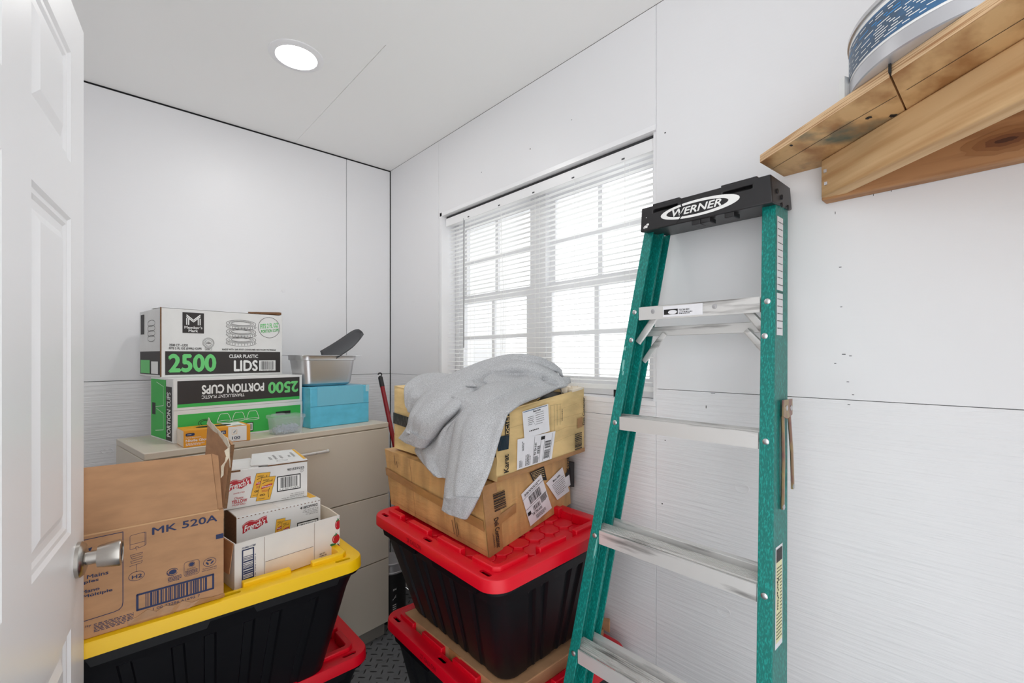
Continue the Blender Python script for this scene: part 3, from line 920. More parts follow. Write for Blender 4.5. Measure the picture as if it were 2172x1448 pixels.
# --- glove box
nb = thing('glove_box', 'orange and white nitrile glove box at the front edge of the cabinet', 'box', (-1.094, -0.629, 1.0105), R(3.5))
w, d, h = 0.2055, 0.108, 0.058
MB().box((0, 0, 0), (w, d, h)).build('carton_body', M['orange'], nb, bevel=0.0012)
MB().box((-0.0006, 0.002, 0.002), (0.0002, d - 0.002, h - 0.002)).build('end_panel', M['cream'], nb)
f = Face((0, 0, 0), (1, 0, 0), (0, 0, 1), nb)
rect(f, (0.133, 0.002, 0.193, 0.056), M['pwhite'])
poly(f, [(0.0185 + p[0], 0.0428 + p[1]) for p in rrect(0.026, 0.0098, 0.004, 4)], M['navy'])
fine_lines(f, (0.010, 0.0405, 0.027, 0.0450), M['pwhite'], 1)
text(f, 'Medical Examination', (0.0057, 0.0305, 0.050, 0.0345), M['pwhite'], n=0.0008)
text(f, 'Nitrile Gloves', (0.0057, 0.0178, 0.080, 0.0272), M['pwhite'], 0.03)
fine_lines(f, (0.006, 0.005, 0.060, 0.014), M['pwhite'], 3)
rect(f, (0.110, 0.0325, 0.1256, 0.0455), M['navy'])
text(f, 'XL', (0.1125, 0.0355, 0.1232, 0.0425), M['pwhite'], 0.03)
text(f, '100', (0.1451, 0.0095, 0.1715, 0.0205), M['navy'], 0.02)
fine_lines(f, (0.149, 0.0055, 0.168, 0.0078), M['navy'], 1)
strokes(f, [[(0.1451, 0.029), (0.1613, 0.029), (0.1613, 0.0448), (0.1451, 0.0448), (0.1451, 0.029)]], 0.0007, M['must'])
poly(f, [(0.1485, 0.033), (0.1515, 0.0315), (0.156, 0.037), (0.1585, 0.040), (0.156, 0.0425), (0.152, 0.039)], M['navy'])
tf = Face((0, 0, h), (1, 0, 0), (0, 1, 0), nb)
rect(tf, (0.134, 0.002, 0.192, d - 0.004), M['pwhite'])
poly(tf, [(0.06 + p[0] + 0.04, d / 2 + p[1]) for p in rrect(0.11, 0.035, 0.017, 5)], M['inkblack'], 'opening_slot', 0.001)
rect(tf, (0.15, 0.01, 0.18, 0.02), M['leaf'], n=0.001)

# --- clear tub of screws
tb = thing('plastic_tub', 'small clear plastic tub half full of screws beside the blue carton', 'tub', (-0.796, -0.580, 1.0105), R(7.0))
w, d, h = 0.118, 0.075, 0.062
def tub_ring(ins, z, r=0.006):
    return [Vector((w / 2 + p[0], d / 2 + p[1], z)) for p in rrect(w - 2 * ins, d - 2 * ins, r, 4)]
MB().loops([tub_ring(0.006, 0.0015), tub_ring(0.006, 0.0), tub_ring(0.0, h), tub_ring(0.0015, h), tub_ring(0.0075, 0.0015)], False, False).add(tub_ring(0.006, 0.0), [tuple(range(20))]).build('tub_wall', M['clear'], tb, smooth=True)
MB().loops([tub_ring(-0.004, h), tub_ring(-0.004, h + 0.012), tub_ring(0.0, h + 0.014)], True, True).build('tub_lid', M['clear'], tb, smooth=True)
MB().loops([[Vector((w * 0.25 + p[0] * 1.0, d * 0.5 + p[1], h + 0.014)) for p in rrect(0.05, 0.03, 0.006, 4)], [Vector((w * 0.25 + p[0], d * 0.5 + p[1], h + 0.020)) for p in rrect(0.045, 0.026, 0.006, 4)]]).build('lid_grip', M['clear'], tb)
MB().box((w * 0.72, -0.006, 0.030), (w + 0.004, -0.0045, 0.048), Matrix.Rotation(R(25), 4, 'Y')).build('latch_strap', M['clear'], tb)
sc = MB()
rnd = random.Random(5)
for k in range(330):
    ax = Vector((rnd.uniform(-1, 1), rnd.uniform(-1, 1), rnd.uniform(-0.35, 0.35))).normalized()
    p = Vector((rnd.uniform(0.020, w - 0.020), rnd.uniform(0.018, d - 0.018), 0.0))
    p.z = rnd.uniform(0.006, 0.020 + 0.016 * p.x / w)
    a = p - ax * 0.010
    c = p + ax * 0.010
    a.z = max(a.z, 0.004); c.z = max(c.z, 0.004)
    sc.tube([a, c], [0.0019, 0.0011], 5)
    sc.tube([a, a - ax * 0.0015], [0.0036, 0.0036], 6)
so = sc.build('screws', M['screw'], tb)
so['kind'] = 'stuff'

# --- blue carton
bb = thing('carton', 'sky blue carton wrapped in clear tape under the steel pan', 'box', (-0.630, -0.491, 1.0105), R(8.3))
w, d, h = 0.287, 0.17, 0.176
MB().box((0, 0, 0), (w, d, h)).build('carton_body', M['blue'], bb, bevel=0.003)
MB().box((-0.0006, -0.0008, 0.092), (w + 0.0006, 0.0, 0.0935)).build('lid_seam', mat('blue_seam', (56, 130, 160), 0.5), bb)
MB().box((0.03, -0.0012, 0.094), (w - 0.03, -0.0002, h + 0.0006)).build('tape_strip', mat('blue_tape', (120, 196, 220), 0.15, bump=0.3, bscale=(50, 50, 20)), bb)
MB().box((w - 0.018, -0.0014, h - 0.03), (w + 0.0008, 0.03, h + 0.0008)).build('corner_tape', mat('pale_tape', (176, 216, 228), 0.15, bump=0.3), bb)

# --- steel pan with a dark plastic lid standing in it
pan = thing('steel_pan', 'deep stainless steel food pan standing on the blue carton', 'pan', (-0.528, -0.352, 1.188), R(8.3))
def pr(w, d, z, r):
    return [Vector((p[0], p[1], z)) for p in rrect(w, d, r, 6)]
pw, pd, ph = 0.262, 0.162, 0.140
MB().loops([pr(pw - 0.045, pd - 0.045, 0.004, 0.03), pr(pw - 0.055, pd - 0.055, 0.0, 0.03)][::-1] + [pr(pw - 0.028, pd - 0.028, 0.012, 0.035), pr(pw - 0.004, pd - 0.004, ph - 0.024, 0.035), pr(pw + 0.006, pd + 0.006, ph - 0.022, 0.035), pr(pw + 0.006, pd + 0.006, ph - 0.006, 0.035),
            pr(pw + 0.010, pd + 0.010, ph - 0.0025, 0.036), pr(pw + 0.040, pd + 0.030, ph - 0.002, 0.018), pr(pw + 0.040, pd + 0.030, ph, 0.018), pr(pw + 0.008, pd + 0.008, ph, 0.036), pr(pw + 0.002, pd + 0.002, ph - 0.008, 0.034), pr(pw - 0.008, pd - 0.008, ph - 0.026, 0.034), pr(pw - 0.04, pd - 0.04, 0.010, 0.03)], True, True).build('pan_body', M['steel'], pan, smooth=True)
lidp = thing('pan_lid', 'dark grey rounded plastic lid leaning inside the steel pan', 'lid', (-0.528, -0.352, 1.195))
b = MB()
rv, fv, zv = Vector((0.740, -0.6726, 0)), Vector((0.6726, 0.740, 0)), Vector((0, 0, 1))
ax = (rv * 0.84 + zv * 0.54).normalized()
sd = ((rv * -0.5 + zv * 0.87) * 0.62 + fv * 0.78).normalized()
nr = ax.cross(sd).normalized()
o0 = rv * -0.012 + fv * 0.030 + zv * 0.100
rows = []
N = 16
for i in range(N + 1):
    s = i / N
    hw = 0.074 * (1 if s < 0.70 else math.sqrt(max(1 - ((s - 0.70) / 0.302) ** 2, 0.0)))
    rows.append([(o0 + ax * (0.235 * s) + sd * (hw * q) + nr * (0.016 * q * q + 0.02 * (s - 0.4) ** 2)) for q in (-1, -0.75, -0.5, -0.25, 0, 0.25, 0.5, 0.75, 1)])
for i in range(N):
    for k in range(8):
        b.add([rows[i][k], rows[i][k + 1], rows[i + 1][k + 1], rows[i + 1][k]], [(0, 1, 2, 3)])
lo = b.build('lid_shell', M['grey_pl'], lidp)
bm = bmesh.new(); bm.from_mesh(lo.data); bmesh.ops.remove_doubles(bm, verts=bm.verts, dist=1e-5); bmesh.ops.recalc_face_normals(bm, faces=bm.faces); bm.to_mesh(lo.data); bm.free()
lo.data.shade_smooth()
sm = lo.modifiers.new('s', 'SOLIDIFY'); sm.thickness = 0.004; sm.offset = 0
p = o0 + ax * 0.135 - sd * 0.02
MB().tube([p - ax * 0.022 + nr * 0.001, p - ax * 0.012 - nr * 0.006, p + ax * 0.012 - nr * 0.006, p + ax * 0.022 + nr * 0.001], 0.0028, 8).build('wire_clip', M['inkblack'], lidp)

# --- red broom handle behind the stack
br = thing('broom_handle', 'dark red broom handle with black end cap leaning behind the cabinet', 'broom', (-0.114, -0.656, 0.0))
B0 = Vector((-0.114, -0.656, 0.0))
tp, bt = Vector((-0.191, -0.25, 1.222)) - B0, Vector((-0.120, -0.63, 0.075)) - B0
ax = (tp - bt).normalized()
MB().tube([bt, tp - ax * 0.062], 0.0115, 14).build('pole', M['broom'], br, smooth=True)
MB().tube([tp - ax * 0.064, tp - ax * 0.012, tp - ax * 0.004], [0.0128, 0.0124, 0.006], 14).build('end_cap', M['capk'], br, smooth=True)
MB().tube([tp + Vector((0.010 * math.cos(R(a)), 0, 0.010 * math.sin(R(a)) + 0.002)) for a in range(-120, 200, 20)], 0.0035, 8).build('hanging_hook', M['capk'], br, smooth=True)
MB().box((-0.09, -0.02, 0.0), (0.09, 0.02, 0.08), Matrix.Translation((0.02, 0.0, 0))).build('broom_head', M['capk'], br, bevel=0.008)

# --- black paint bucket beside the cabinet
bk = thing('paint_bucket', 'black paint can with silver rim on the floor beside the cabinet', 'paint can', (-0.203, -0.395, 0.0))
MB().lathe([(0.074, 0.0), (0.074, 0.245)], None, 36).build('can_body', M['inkblack'], bk, smooth=True)
MB().lathe([(0.0745, 0.243), (0.0765, 0.245), (0.0765, 0.251), (0.0740, 0.253), (0.0740, 0.286), (0.0765, 0.288), (0.0765, 0.294), (0.071, 0.296), (0.068, 0.290)], None, 36).build('rim', M['tin'], bk, smooth=True)
f = Face((0.0, -0.0755, 0.0), (0.80, 0.6, 0), (0, 0, 1), bk)
f = Face(Vector((-0.030, -0.0755, 0.0)), (0.98, 0.2, 0), (0, 0, 1), bk)
text(f, 'PAINT', (0.002, 0.165, 0.045, 0.175), M['pwhite'], 0.01, n=0.002)
strokes(f, [[(0.0, 0.12), (0.03, 0.15), (0.055, 0.21)], [(0.0, 0.125), (0.02, 0.13), (0.035, 0.16)]], 0.0016, M['pwhite'], n=0.002)
fine_lines(f, (0.0, 0.05, 0.04, 0.10), M['pwhite'], 5, n=0.002)
bg_ = thing('rubbish_bag', 'black plastic bag slumped on the floor behind the lower bin', 'bag', (-0.20, -0.83, 0.0))
b = MB()
for i in range(9):
    pass
sph = bmesh.new()
bmesh.ops.create_icosphere(sph, subdivisions=4, radius=1.0)
for v in sph.verts:
    n_ = noise.noise(v.co * 2.3 + Vector((3, 1, 7))) * 0.22 + noise.noise(v.co * 6) * 0.08
    v.co = Vector((v.co.x * 0.085 * (1 + n_), v.co.y * 0.10 * (1 + n_), max(-1, v.co.z) * 0.075 * (1 + n_) + 0.072))
    v.co.z = max(v.co.z, 0.002)
me = bpy.data.meshes.new('bag'); sph.to_mesh(me); sph.free(); me.shade_smooth()
link('bag_film', me, mat('glossy_black_film', (22, 22, 24), 0.22, bump=0.6, bscale=(40, 40, 40), bdist=0.006), bg_)

# ================================================================== cartons on the yellow lid
# --- big open brown carton
mk = thing('open_carton', 'open brown cardboard carton printed in navy, flaps raised, beside the door', 'box', (-1.078, -1.195, 0.716), R(0.3))
w, d, h, t_ = 0.345, 0.30, 0.222, 0.004          # local: x from -w to 0
MB().box((-w, 0, 0), (0, t_, h)).build('front_panel', M['kraft'], mk)
MB().box((-w, d - t_, 0), (0, d, h)).build('back_panel', M['kraft'], mk)
MB().box((-w, t_, 0), (-w + t_, d - t_, h)).build('side_panel', M['kraft'], mk)
MB().box((-t_, t_, 0), (0, d - t_, h)).build('side_panel', M['kraft'], mk)
MB().box((-w + t_, t_, 0), (-t_, d - t_, t_)).build('bottom_panel', M['kraft'], mk)
# front flap leaning slightly back, its end cut at a slant
fl = [(-w, 0), (-0.012, 0), (-0.026, 0.141), (-w, 0.146)]
MB().prism(fl, lambda x, z: Vector((x, 0.0005 + z * 0.02, h + z)), lambda x, z: Vector((x, 0.0045 + z * 0.02, h + z))).build('front_flap', M['kraft'], mk)
MB().prism([(-0.011, 0.0), (-0.001, 0.0), (-0.010, 0.134), (-0.024, 0.141)], lambda x, z: Vector((x, 0.005 + z * 0.03, h + z)), lambda x, z: Vector((x, 0.008 + z * 0.03, h + z))).build('flap_end', M['kraft'], mk)
# side flap standing on the right edge, tape torn along its top
sf = [(0.0, 0.0), (0.295, 0.0), (0.335, 0.186), (0.25, 0.180), (0.16, 0.173), (0.085, 0.167), (0.030, 0.166), (0.0, 0.160)]
MB().prism(sf, lambda y, z: Vector((0.001 + z * 0.09, y - z * 0.06, h + z)), lambda y, z: Vector((0.006 + z * 0.09, y - z * 0.06, h + z))).build('side_flap', M['kraft'], mk)
MB().prism([(-0.0008, 0.0), (0.002, 0.0), (0.002, 0.158), (-0.0008, 0.161)], lambda y, z: Vector((0.0005 + z * 0.09, y - z * 0.06, h + z)), lambda y, z: Vector((0.0075 + z * 0.09, y - z * 0.06, h + z))).build('flap_edge', M['edge'], mk)
MB().prism([(-w, 0), (-0.005, 0), (-0.012, 0.12), (-w, 0.12)], lambda x, z: Vector((x, d + z * 0.75, h + z * 0.55)), lambda x, z: Vector((x, d + 0.004 + z * 0.75, h + z * 0.55))).build('back_flap', M['kraft'], mk)
def ragged(path, width, m, name, parent, seed, thick=0.0012, amp=0.006):
    rnd = random.Random(seed)
    b = MB()
    up_, dn_ = [], []
    for i, p in enumerate(path):
        p = Vector(p)
        off = Vector((rnd.uniform(-1, 1) * amp * 0.6, rnd.uniform(-1, 1) * amp * 0.4, 0))
        ww = width[i] if isinstance(width, list) else width
        up_.append(p + off + Vector((0, 0, ww * rnd.uniform(0.7, 1.2))))
        dn_.append(p - off * 0.5 - Vector((0, 0, ww * rnd.uniform(0.5, 1.1))))
    for i in range(len(path) - 1):
        b.add([dn_[i], dn_[i + 1], up_[i + 1], up_[i]], [(0, 1, 2, 3)])
    o = b.build(name, m, parent)
    s = o.modifiers.new('s', 'SOLIDIFY'); s.thickness = thick
    return o
ragged([(-0.001 + z * 0.09, y - z * 0.06, h + z) for y, z in ((-0.002, 0.130), (0.008, 0.146), (0.03, 0.160), (0.055, 0.162), (0.09, 0.167), (0.13, 0.170), (0.17, 0.174), (0.22, 0.178), (0.27, 0.182), (0.33, 0.187))],
       [0.030, 0.020, 0.014, 0.009, 0.007, 0.006, 0.007, 0.008, 0.010, 0.014], M['ftape'], 'torn_tape', mk, 3)
ragged([(0.010 - 0.004 * k, -0.012 - 0.002 * k, h + 0.150 - 0.012 * k) for k in range(6)], [0.008, 0.009, 0.010, 0.010, 0.012, 0.006], M['ftape'], 'torn_tape', mk, 9, amp=0.012)
f = Face((-1.331 + 1.078, 0, 0), (1, 0, 0), (0, 0, 1), mk)
rect(f, (-0.09, 0.2205, 0.243, 0.2238), mat('pale_crease', (214, 172, 128), 0.8), 'fold_crease', 0.0007)
NV = M['navy']
text(f, 'MK 520A', (0.1107, 0.1945, 0.2393, 0.2115), NV, 0.02, skew=0.0015)
rect(f, (0.2364, 0.150, 0.2525, 0.1615), NV)
strokes(f, [[(0.0844 + a * 0.1462, 0.0302 + b_ * 0.0346) for a, b_ in ((0, 0), (1, 0), (1, 1), (0, 1), (0, 0))]], 0.0042, NV, name='barcode_frame')
barcode(f, (0.099, 0.0325, 0.221, 0.0625), NV, k=34, seed=4)
text(f, '1 00 73286 61692 7', (0.1125, 0.0195, 0.2031, 0.0255), NV)
strokes(f, [[(0.0716, 0.1715), (0.0716, 0.200), (0.0735, 0.2025), (0.096, 0.2045), (0.098, 0.203), (0.098, 0.174), (0.089, 0.1715), (0.086, 0.1715), (0.086, 0.1745), (0.0815, 0.1745), (0.0815, 0.171), (0.0716, 0.1715)], [(0.0716, 0.1815), (0.098, 0.1835)], [(0.096, 0.2045), (0.100, 0.2035), (0.100, 0.176), (0.098, 0.174)]], 0.0006, NV)
zig = [(0.072, 0.158), (0.094, 0.1595), (0.092, 0.1555), (0.073, 0.1535), (0.0755, 0.149), (0.0935, 0.1505), (0.092, 0.146), (0.0725, 0.144), (0.0745, 0.1395), (0.0935, 0.1405), (0.092, 0.136), (0.0705, 0.1335)]
strokes(f, [zig, [(0.0735, 0.1535), (0.072, 0.158)], [(0.083, 0.1345), (0.083, 0.118)], [(0.083, 0.1665), (0.083, 0.171)]], 0.0006, NV)
strokes(f, [ell(0.0832, 0.1085, 0.0140, 0.0102)], 0.0008, NV, name='printed_ring')
text(f, 'H2', (0.0748, 0.1035, 0.0928, 0.1118), NV, 0.02)
strokes(f, [[(-0.09, 0.2115), (0.0595, 0.2145), (0.0595, 0.058), (0.058, 0.049), (0.053, 0.0435), (0.045, 0.0415), (-0.09, 0.036)]], 0.0014, NV, name='printed_frame')
text(f, 'Essuie-tout à Mains', (-0.085, 0.1285, 0.0352, 0.1365), NV, 0.02)
text(f, 'Plis multiples', (-0.06, 0.1175, 0.0193, 0.1255), NV, 0.02)
text(f, 'Toallas de Mano', (-0.07, 0.0990, 0.0208, 0.1062), NV, 0.02)
text(f, 'de doblado Múltiple', (-0.08, 0.0872, 0.042, 0.0955), NV, 0.02)
poly(f, [(-0.01, 0.165), (0.006, 0.165), (0.006, 0.186), (0.009, 0.195), (-0.01, 0.190)], NV)
poly(f, ell(0.1495, 0.0965, 0.0075, 0.0055, 20, 380, 18)[:-1], NV)
strokes(f, [ell(0.1488, 0.0967, 0.0105, 0.0082, 20, 330, 22), [(0.1395, 0.0965), (0.1425, 0.0915), (0.1475, 0.100)]], 0.0012, NV)
fine_lines(f, (0.140, 0.0740, 0.167, 0.0865), NV, 4)
strokes(f, [[(0.1712 + 0.0309 * 0.5 + p[0], 0.0945 + p[1]) for p in rrect(0.0305, 0.0345, 0.006, 4) + rrect(0.0305, 0.0345, 0.006, 4)[:1]], ell(0.1866, 0.1035, 0.0062, 0.0058)], 0.0007, NV, name='printed_badge')
poly(f, ell(0.1866, 0.1035, 0.0050, 0.0045, 0, 300, 16), NV)
text(f, 'ECOLOGO', (0.1772, 0.0925, 0.1945, 0.0955), NV)
fine_lines(f, (0.1740, 0.0790, 0.1985, 0.0910), NV, 6)
strokes(f, [ell(0.2233, 0.0978, 0.0132, 0.0100)], 0.0009, NV, name='printed_ring')
for a in (90, 210, 330):
    pts = []
    for q, rr in ((-48, 0.0075), (-20, 0.0082), (20, 0.0080), (38, 0.0098), (48, 0.0060), (20, 0.0042), (-30, 0.0042)):
        pts.append((0.2233 + rr * math.cos(R(a + q)), 0.0978 + 0.78 * rr * math.sin(R(a + q))))
    poly(f, pts, NV, 'recycling_arrow')
text(f, 'Product made with', (0.2090, 0.0822, 0.2380, 0.0855), NV)
text(f, '100% recycled fiber', (0.2070, 0.0772, 0.2385, 0.0805), NV)
fine_lines(f, (0.0114, 0.009, 0.078, 0.0285), NV, 6, thick=0.45)
text(f, 'ity', (-0.002, 0.0235, 0.0075, 0.030), NV)
# split tape along the bottom front edge
ragged([(-0.185 + 0.017 * k, -0.0015, 0.006) for k in range(12)], [0.006, 0.012, 0.02, 0.012, 0.022, 0.010, 0.016, 0.006, 0.008, 0.006, 0.004, 0.004], M['tape'], 'split_tape', mk, 12, 0.0008, 0.002)

# --- white tomato tray carton
wt = thing('open_carton', 'white tray carton with tomato print, holding a mustard box on the yellow lid', 'box', (-1.042, -1.134, 0.6955), R(8.9))
w, d, h, t_ = 0.305, 0.245, 0.124, 0.004
MB().prism([(0, 0), (w, 0), (w, h - 0.003), (0, h)], lambda x, z: Vector((x, 0, z)), lambda x, z: Vector((x, t_, z))).build('front_panel', M['wbox'], wt)
MB().box((0, d - t_, 0), (w, d, h)).build('back_panel', M['wbox'], wt)
MB().box((0, t_, 0), (t_, d - t_, h)).build('side_panel', M['wbox'], wt)
MB().prism([(t_, 0), (d - t_, 0), (d - t_, h + 0.012), (0.06, h + 0.006), (t_, h - 0.003)], lambda y, z: Vector((w - t_, y, z)), lambda y, z: Vector((w, y, z))).build('side_panel', M['cream'], wt)
MB().box((t_, t_, 0), (w - t_, d - t_, t_)).build('bottom_panel', M['wbox'], wt)
MB().prism([(0, 0.0), (0.075, 0.0), (0.06, 0.09), (0.0, 0.085)], lambda y, z: Vector((-0.002 - z * 0.12, y + 0.004, h - z * 0.9)), lambda y, z: Vector((-0.0004 - z * 0.12, y + 0.004, h - z * 0.9 + 0.002))).build('folded_flap', M['kraft'], wt)
f = Face((0, 0, 0), (1, 0, 0), (0, 0, 1), wt)
text(f, '72940-11581', (0.0175, 0.1055, 0.0531, 0.1105), M['navy'], 0.015, skew=0.001)
strokes(f, [[(0.0195, 0.0), (0.0195, 0.1015), (0.0472, 0.1015), (0.0472, 0.0)]], 0.0032, M['navy'], name='barcode_frame')
barcode(f, (0.0215, 0.002, 0.0455, 0.086), M['navy'], turn=90, k=24, seed=9)
text(f, '6 00 72940 11581 8', (0.0503, 0.018, 0.0536, 0.083), M['navy'], turn=90)
MB().prism([(0.0785, -0.0), (0.2178, -0.0), (0.2178, 0.0485), (0.0785, 0.0505)], lambda x, z: Vector((x, -0.0012, z)), lambda x, z: Vector((x, 0.0, z))).build('locking_flap', M['cream'], wt)
strokes(f, [[(0.0765, 0.0), (0.0765, 0.121)], [(0.0785, 0.0512), (0.2178, 0.0492)], [(0.2215, 0.0), (0.2215, 0.119)]], 0.0009, M['edge'], name='crease', n=0.0006)
for cx, cy, rx, ry in ((0.2985, 0.093, 0.0095, 0.0155), (0.292, 0.050, 0.0125, 0.0145), (0.2985, 0.016, 0.009, 0.013)):
    poly(f, [(min(p[0], 0.3045), p[1]) for p in ell(cx, cy, rx, ry, 0, 360, 22)[:-1]], M['bred'], 'printed_tomato')
    strokes(f, [ell(cx - 0.001, cy, rx * 0.6, ry * 0.6, 120, 220, 8)], 0.001, M['pwhite'])
    poly(f, [(cx - 0.006, cy + ry - 0.002), (cx - 0.001, cy + ry + 0.001), (cx - 0.003, cy + ry + 0.006), (cx + 0.001, cy + ry + 0.002), (cx + 0.006, cy + ry + 0.003), (cx + 0.002, cy + ry - 0.001), (cx + 0.004, cy + ry - 0.006), (cx - 0.001, cy + ry - 0.003), (cx - 0.005, cy + ry - 0.007)], M['leaf'], 'printed_leaf', 0.0010)
poly(f, [(0.271, 0.037), (0.276, 0.031), (0.283, 0.029), (0.290, 0.032), (0.293, 0.036), (0.285, 0.037), (0.278, 0.039)], M['leaf'], 'printed_leaf', 0.0011)
text(f, 'NET WT', (0.2376, 0.0165, 0.2560, 0.0205), M['inkblack'], 0.015)
text(f, '19.84 LB', (0.2376, 0.0100, 0.2600, 0.0140), M['inkblack'], 0.015)
text(f, '(9 kg)', (0.2408, 0.0035, 0.2569, 0.0075), M['inkblack'], 0.01)

# --- mustard boxes
def logo(f, r, word="French's", n=0.0008):
    u0, v0, u1, v1 = r
    q = lambda a, b_: (u0 + (u1 - u0) * a, v0 + (v1 - v0) * b_)
    up_ = [(0, 0.62), (0.12, 0.80), (0.25, 0.90), (0.38, 0.90), (0.5, 0.80), (0.62, 0.84), (0.78, 0.97), (0.97, 1.0)]
    dn_ = [(1.0, 0.42), (0.85, 0.40), (0.72, 0.28), (0.58, 0.14), (0.45, 0.20), (0.30, 0.24), (0.15, 0.12), (0.02, 0.0)]
    poly(f, [q(a, b_) for a, b_ in up_ + [(0.955, 0.70)] + dn_ + [(0.03, 0.35)]], M['bred'], 'printed_banner', n)
    text(f, word, (q(0.08, 0)[0], q(0, 0.26)[1], q(0.90, 0)[0], q(0, 0.74)[1]), M['pwhite'], 0.03, 0.15, skew=(v1 - v0) * 0.26, n=n + 0.0005)
    strokes(f, [[q(a, b_ - 0.07) for a, b_ in up_]], (v1 - v0) * 0.02, M['pwhite'], n=n + 0.0004)
def packet(f, u0, v0, wd, ht, lean, n):
    q = lambda a, b_: (u0 + wd * a + lean * b_, v0 + ht * b_)
    poly(f, [q(0, 0), q(1, -0.02), q(1, 1), q(0, 1.02)], M['inkblack'], 'packet_outline', n)
    poly(f, [q(0.02, 0.01), q(0.98, -0.01), q(0.98, 0.99), q(0.02, 1.01)], M['must'], 'printed_packet', n + 0.0002)
    poly(f, [q(0.16, 0.50), q(0.5, 0.54), q(0.86, 0.58), q(0.88, 0.70), q(0.5, 0.66), q(0.18, 0.62)], M['bred'], 'printed_banner', n + 0.0004)
    text(f, "French's", (q(0.2, 0)[0] + lean * 0.6, q(0, 0.57)[1], q(0.84, 0)[0] + lean * 0.6, q(0, 0.64)[1]), M['pwhite'], 0.02, n=n + 0.0006, skew=ht * 0.03)
    fine_lines(f, (q(0.25, 0)[0] + lean * 0.4, q(0, 0.36)[1], q(0.75, 0)[0] + lean * 0.4, q(0, 0.46)[1]), M['bred'], 3, n=n + 0.0005)
    fine_lines(f, (q(0.15, 0)[0] + lean * 0.85, q(0, 0.84)[1], q(0.6, 0)[0] + lean * 0.85, q(0, 0.91)[1]), M['inkblack'], 2, n=n + 0.0005)
    strokes(f, [ell(q(0.3, 0)[0] + lean * 0.2, q(0, 0.24)[1], wd * 0.09, ht * 0.03, 0, 360, 10), ell(q(0.46, 0)[0] + lean * 0.2, q(0, 0.24)[1], wd * 0.09, ht * 0.03, 0, 360, 10),
                [q(0.15, 0.74), q(0.45, 0.82), q(0.8, 0.80), q(0.78, 0.88)], [q(0.75, 0.5), q(0.72, 0.3), q(0.85, 0.1)]], wd * 0.035, M['inkblack'], n=n + 0.0005)
    fine_lines(f, (q(0.18, 0)[0], q(0, 0.07)[1], q(0.8, 0)[0], q(0, 0.11)[1]), M['inkblack'], 1, n=n + 0.0005)
def dashes(f, w, z, m, n=0.0006, k=22):
    b = MB()
    for i in range(k):
        u = w * (i + 0.3) / k
        b.add([f.map(u, z - 0.0022, n), f.map(u + w * 0.45 / k, z - 0.0022, n), f.map(u + w * 0.38 / k, z, n), f.map(u + w * 0.07 / k, z, n)], [(0, 1, 2, 3)])
    return b.build('perforation', m, f.parent)

fl_ = thing('mustard_box', 'white mustard packet box numbered 418539902 sunk in the white tray carton', 'box', (-1.018, -1.035, 0.701), R(3))
w, d, h = 0.241, 0.125, 0.158
MB().box((0, 0, 0), (w, d, h)).build('carton_body', M['wbox'], fl_, bevel=0.0012)
MB().box((0.0, 0.001, h), (w * 0.47, d, h + 0.003)).box((w * 0.472, 0.001, h), (w, d, h + 0.003)).build('top_flap', M['wbox'], fl_)
MB().box((w - 0.022, 0.03, h + 0.0028), (w - 0.002, d, h + 0.0036)).build('yellow_stripe', M['must'], fl_)
MB().box((-0.0008, 0.0, 0.0), (0.0004, d, h)).build('end_panel', M['edge'], fl_)
f = Face((0, 0, 0), (1, 0, 0), (0, 0, 1), fl_)
dashes(f, w, h - 0.001, M['edge'])
logo(f, (0.0143, 0.108, 0.0829, 0.146))
text(f, '418539902', (0.1765, 0.1410, 0.2314, 0.1490), M['inkblack'], 0.02, skew=0.001)
for i, (a, v) in enumerate((('500 - 0.25 OZ (7 g)', 0.1335), ('Single Serve Packets', 0.1285), ('Total Net Weight', 0.1235), ('7.7 LBS (3.5 kg)', 0.1185))):
    text(f, a, (0.2324 - 0.0028 * len(a) * 0.85, v, 0.2324, v + 0.0036), M['inkblack'])
packet(f, 0.0993, 0.060, 0.026, 0.066, 0.008, 0.0008)
packet(f, 0.1150, 0.052, 0.026, 0.065, 0.008, 0.0018)
rect(f, (0.1676, 0.050, 0.2335, 0.1010), M['inkblack'])
rect(f, (0.1705, 0.053, 0.2306, 0.0975), M['pwhite'], n=0.0009)
barcode(f, (0.174, 0.056, 0.227, 0.094), M['inkblack'], n=0.0012)

fu_ = thing('mustard_box', 'white yellow-mustard box numbered 901559255 on top of another mustard box', 'box', (-1.066, -0.9504, 0.8635), R(-4))
w, d, h = 0.266, 0.16, 0.1135
MB().box((0, 0, 0), (w, d, h)).build('carton_body', M['wbox'], fu_, bevel=0.0012)
MB().box((-0.0, 0.01, h), (0.125, d, h + 0.003)).build('top_flap', M['wbox'], fu_)
MB().prism([(0.105, 0.02), (0.150, 0.0), (w, 0.0), (w - 0.004, d), (0.130, d)], lambda x, y: Vector((x, y, h + 0.004 + y * 0.05)), lambda x, y: Vector((x, y, h + 0.0075 + y * 0.05))).build('loose_flap', M['wbox'], fu_)
MB().prism([(w - 0.010, 0.01), (w - 0.001, 0.01), (w - 0.005, d), (w - 0.012, d)], lambda x, y: Vector((x, y, h + 0.0075 + y * 0.05)), lambda x, y: Vector((x, y, h + 0.0079 + y * 0.05))).build('yellow_stripe', M['must'], fu_)
MB().box((w - 0.0005, 0.004, 0.002), (w + 0.0006, 0.012, h - 0.002)).build('yellow_stripe', M['must'], fu_)
MB().box((0.0, -0.0002, h - 0.004), (0.075, 0.003, h + 0.001)).build('torn_edge', M['edge'], fu_)
MB().box((0.150, -0.0004, h + 0.0005), (w, 0.002, h + 0.0038)).build('torn_edge', M['edge'], fu_)
tf = Face((0, 0, h + 0.0076), (1, 0, 0), (0, 1, 0.05), fu_)
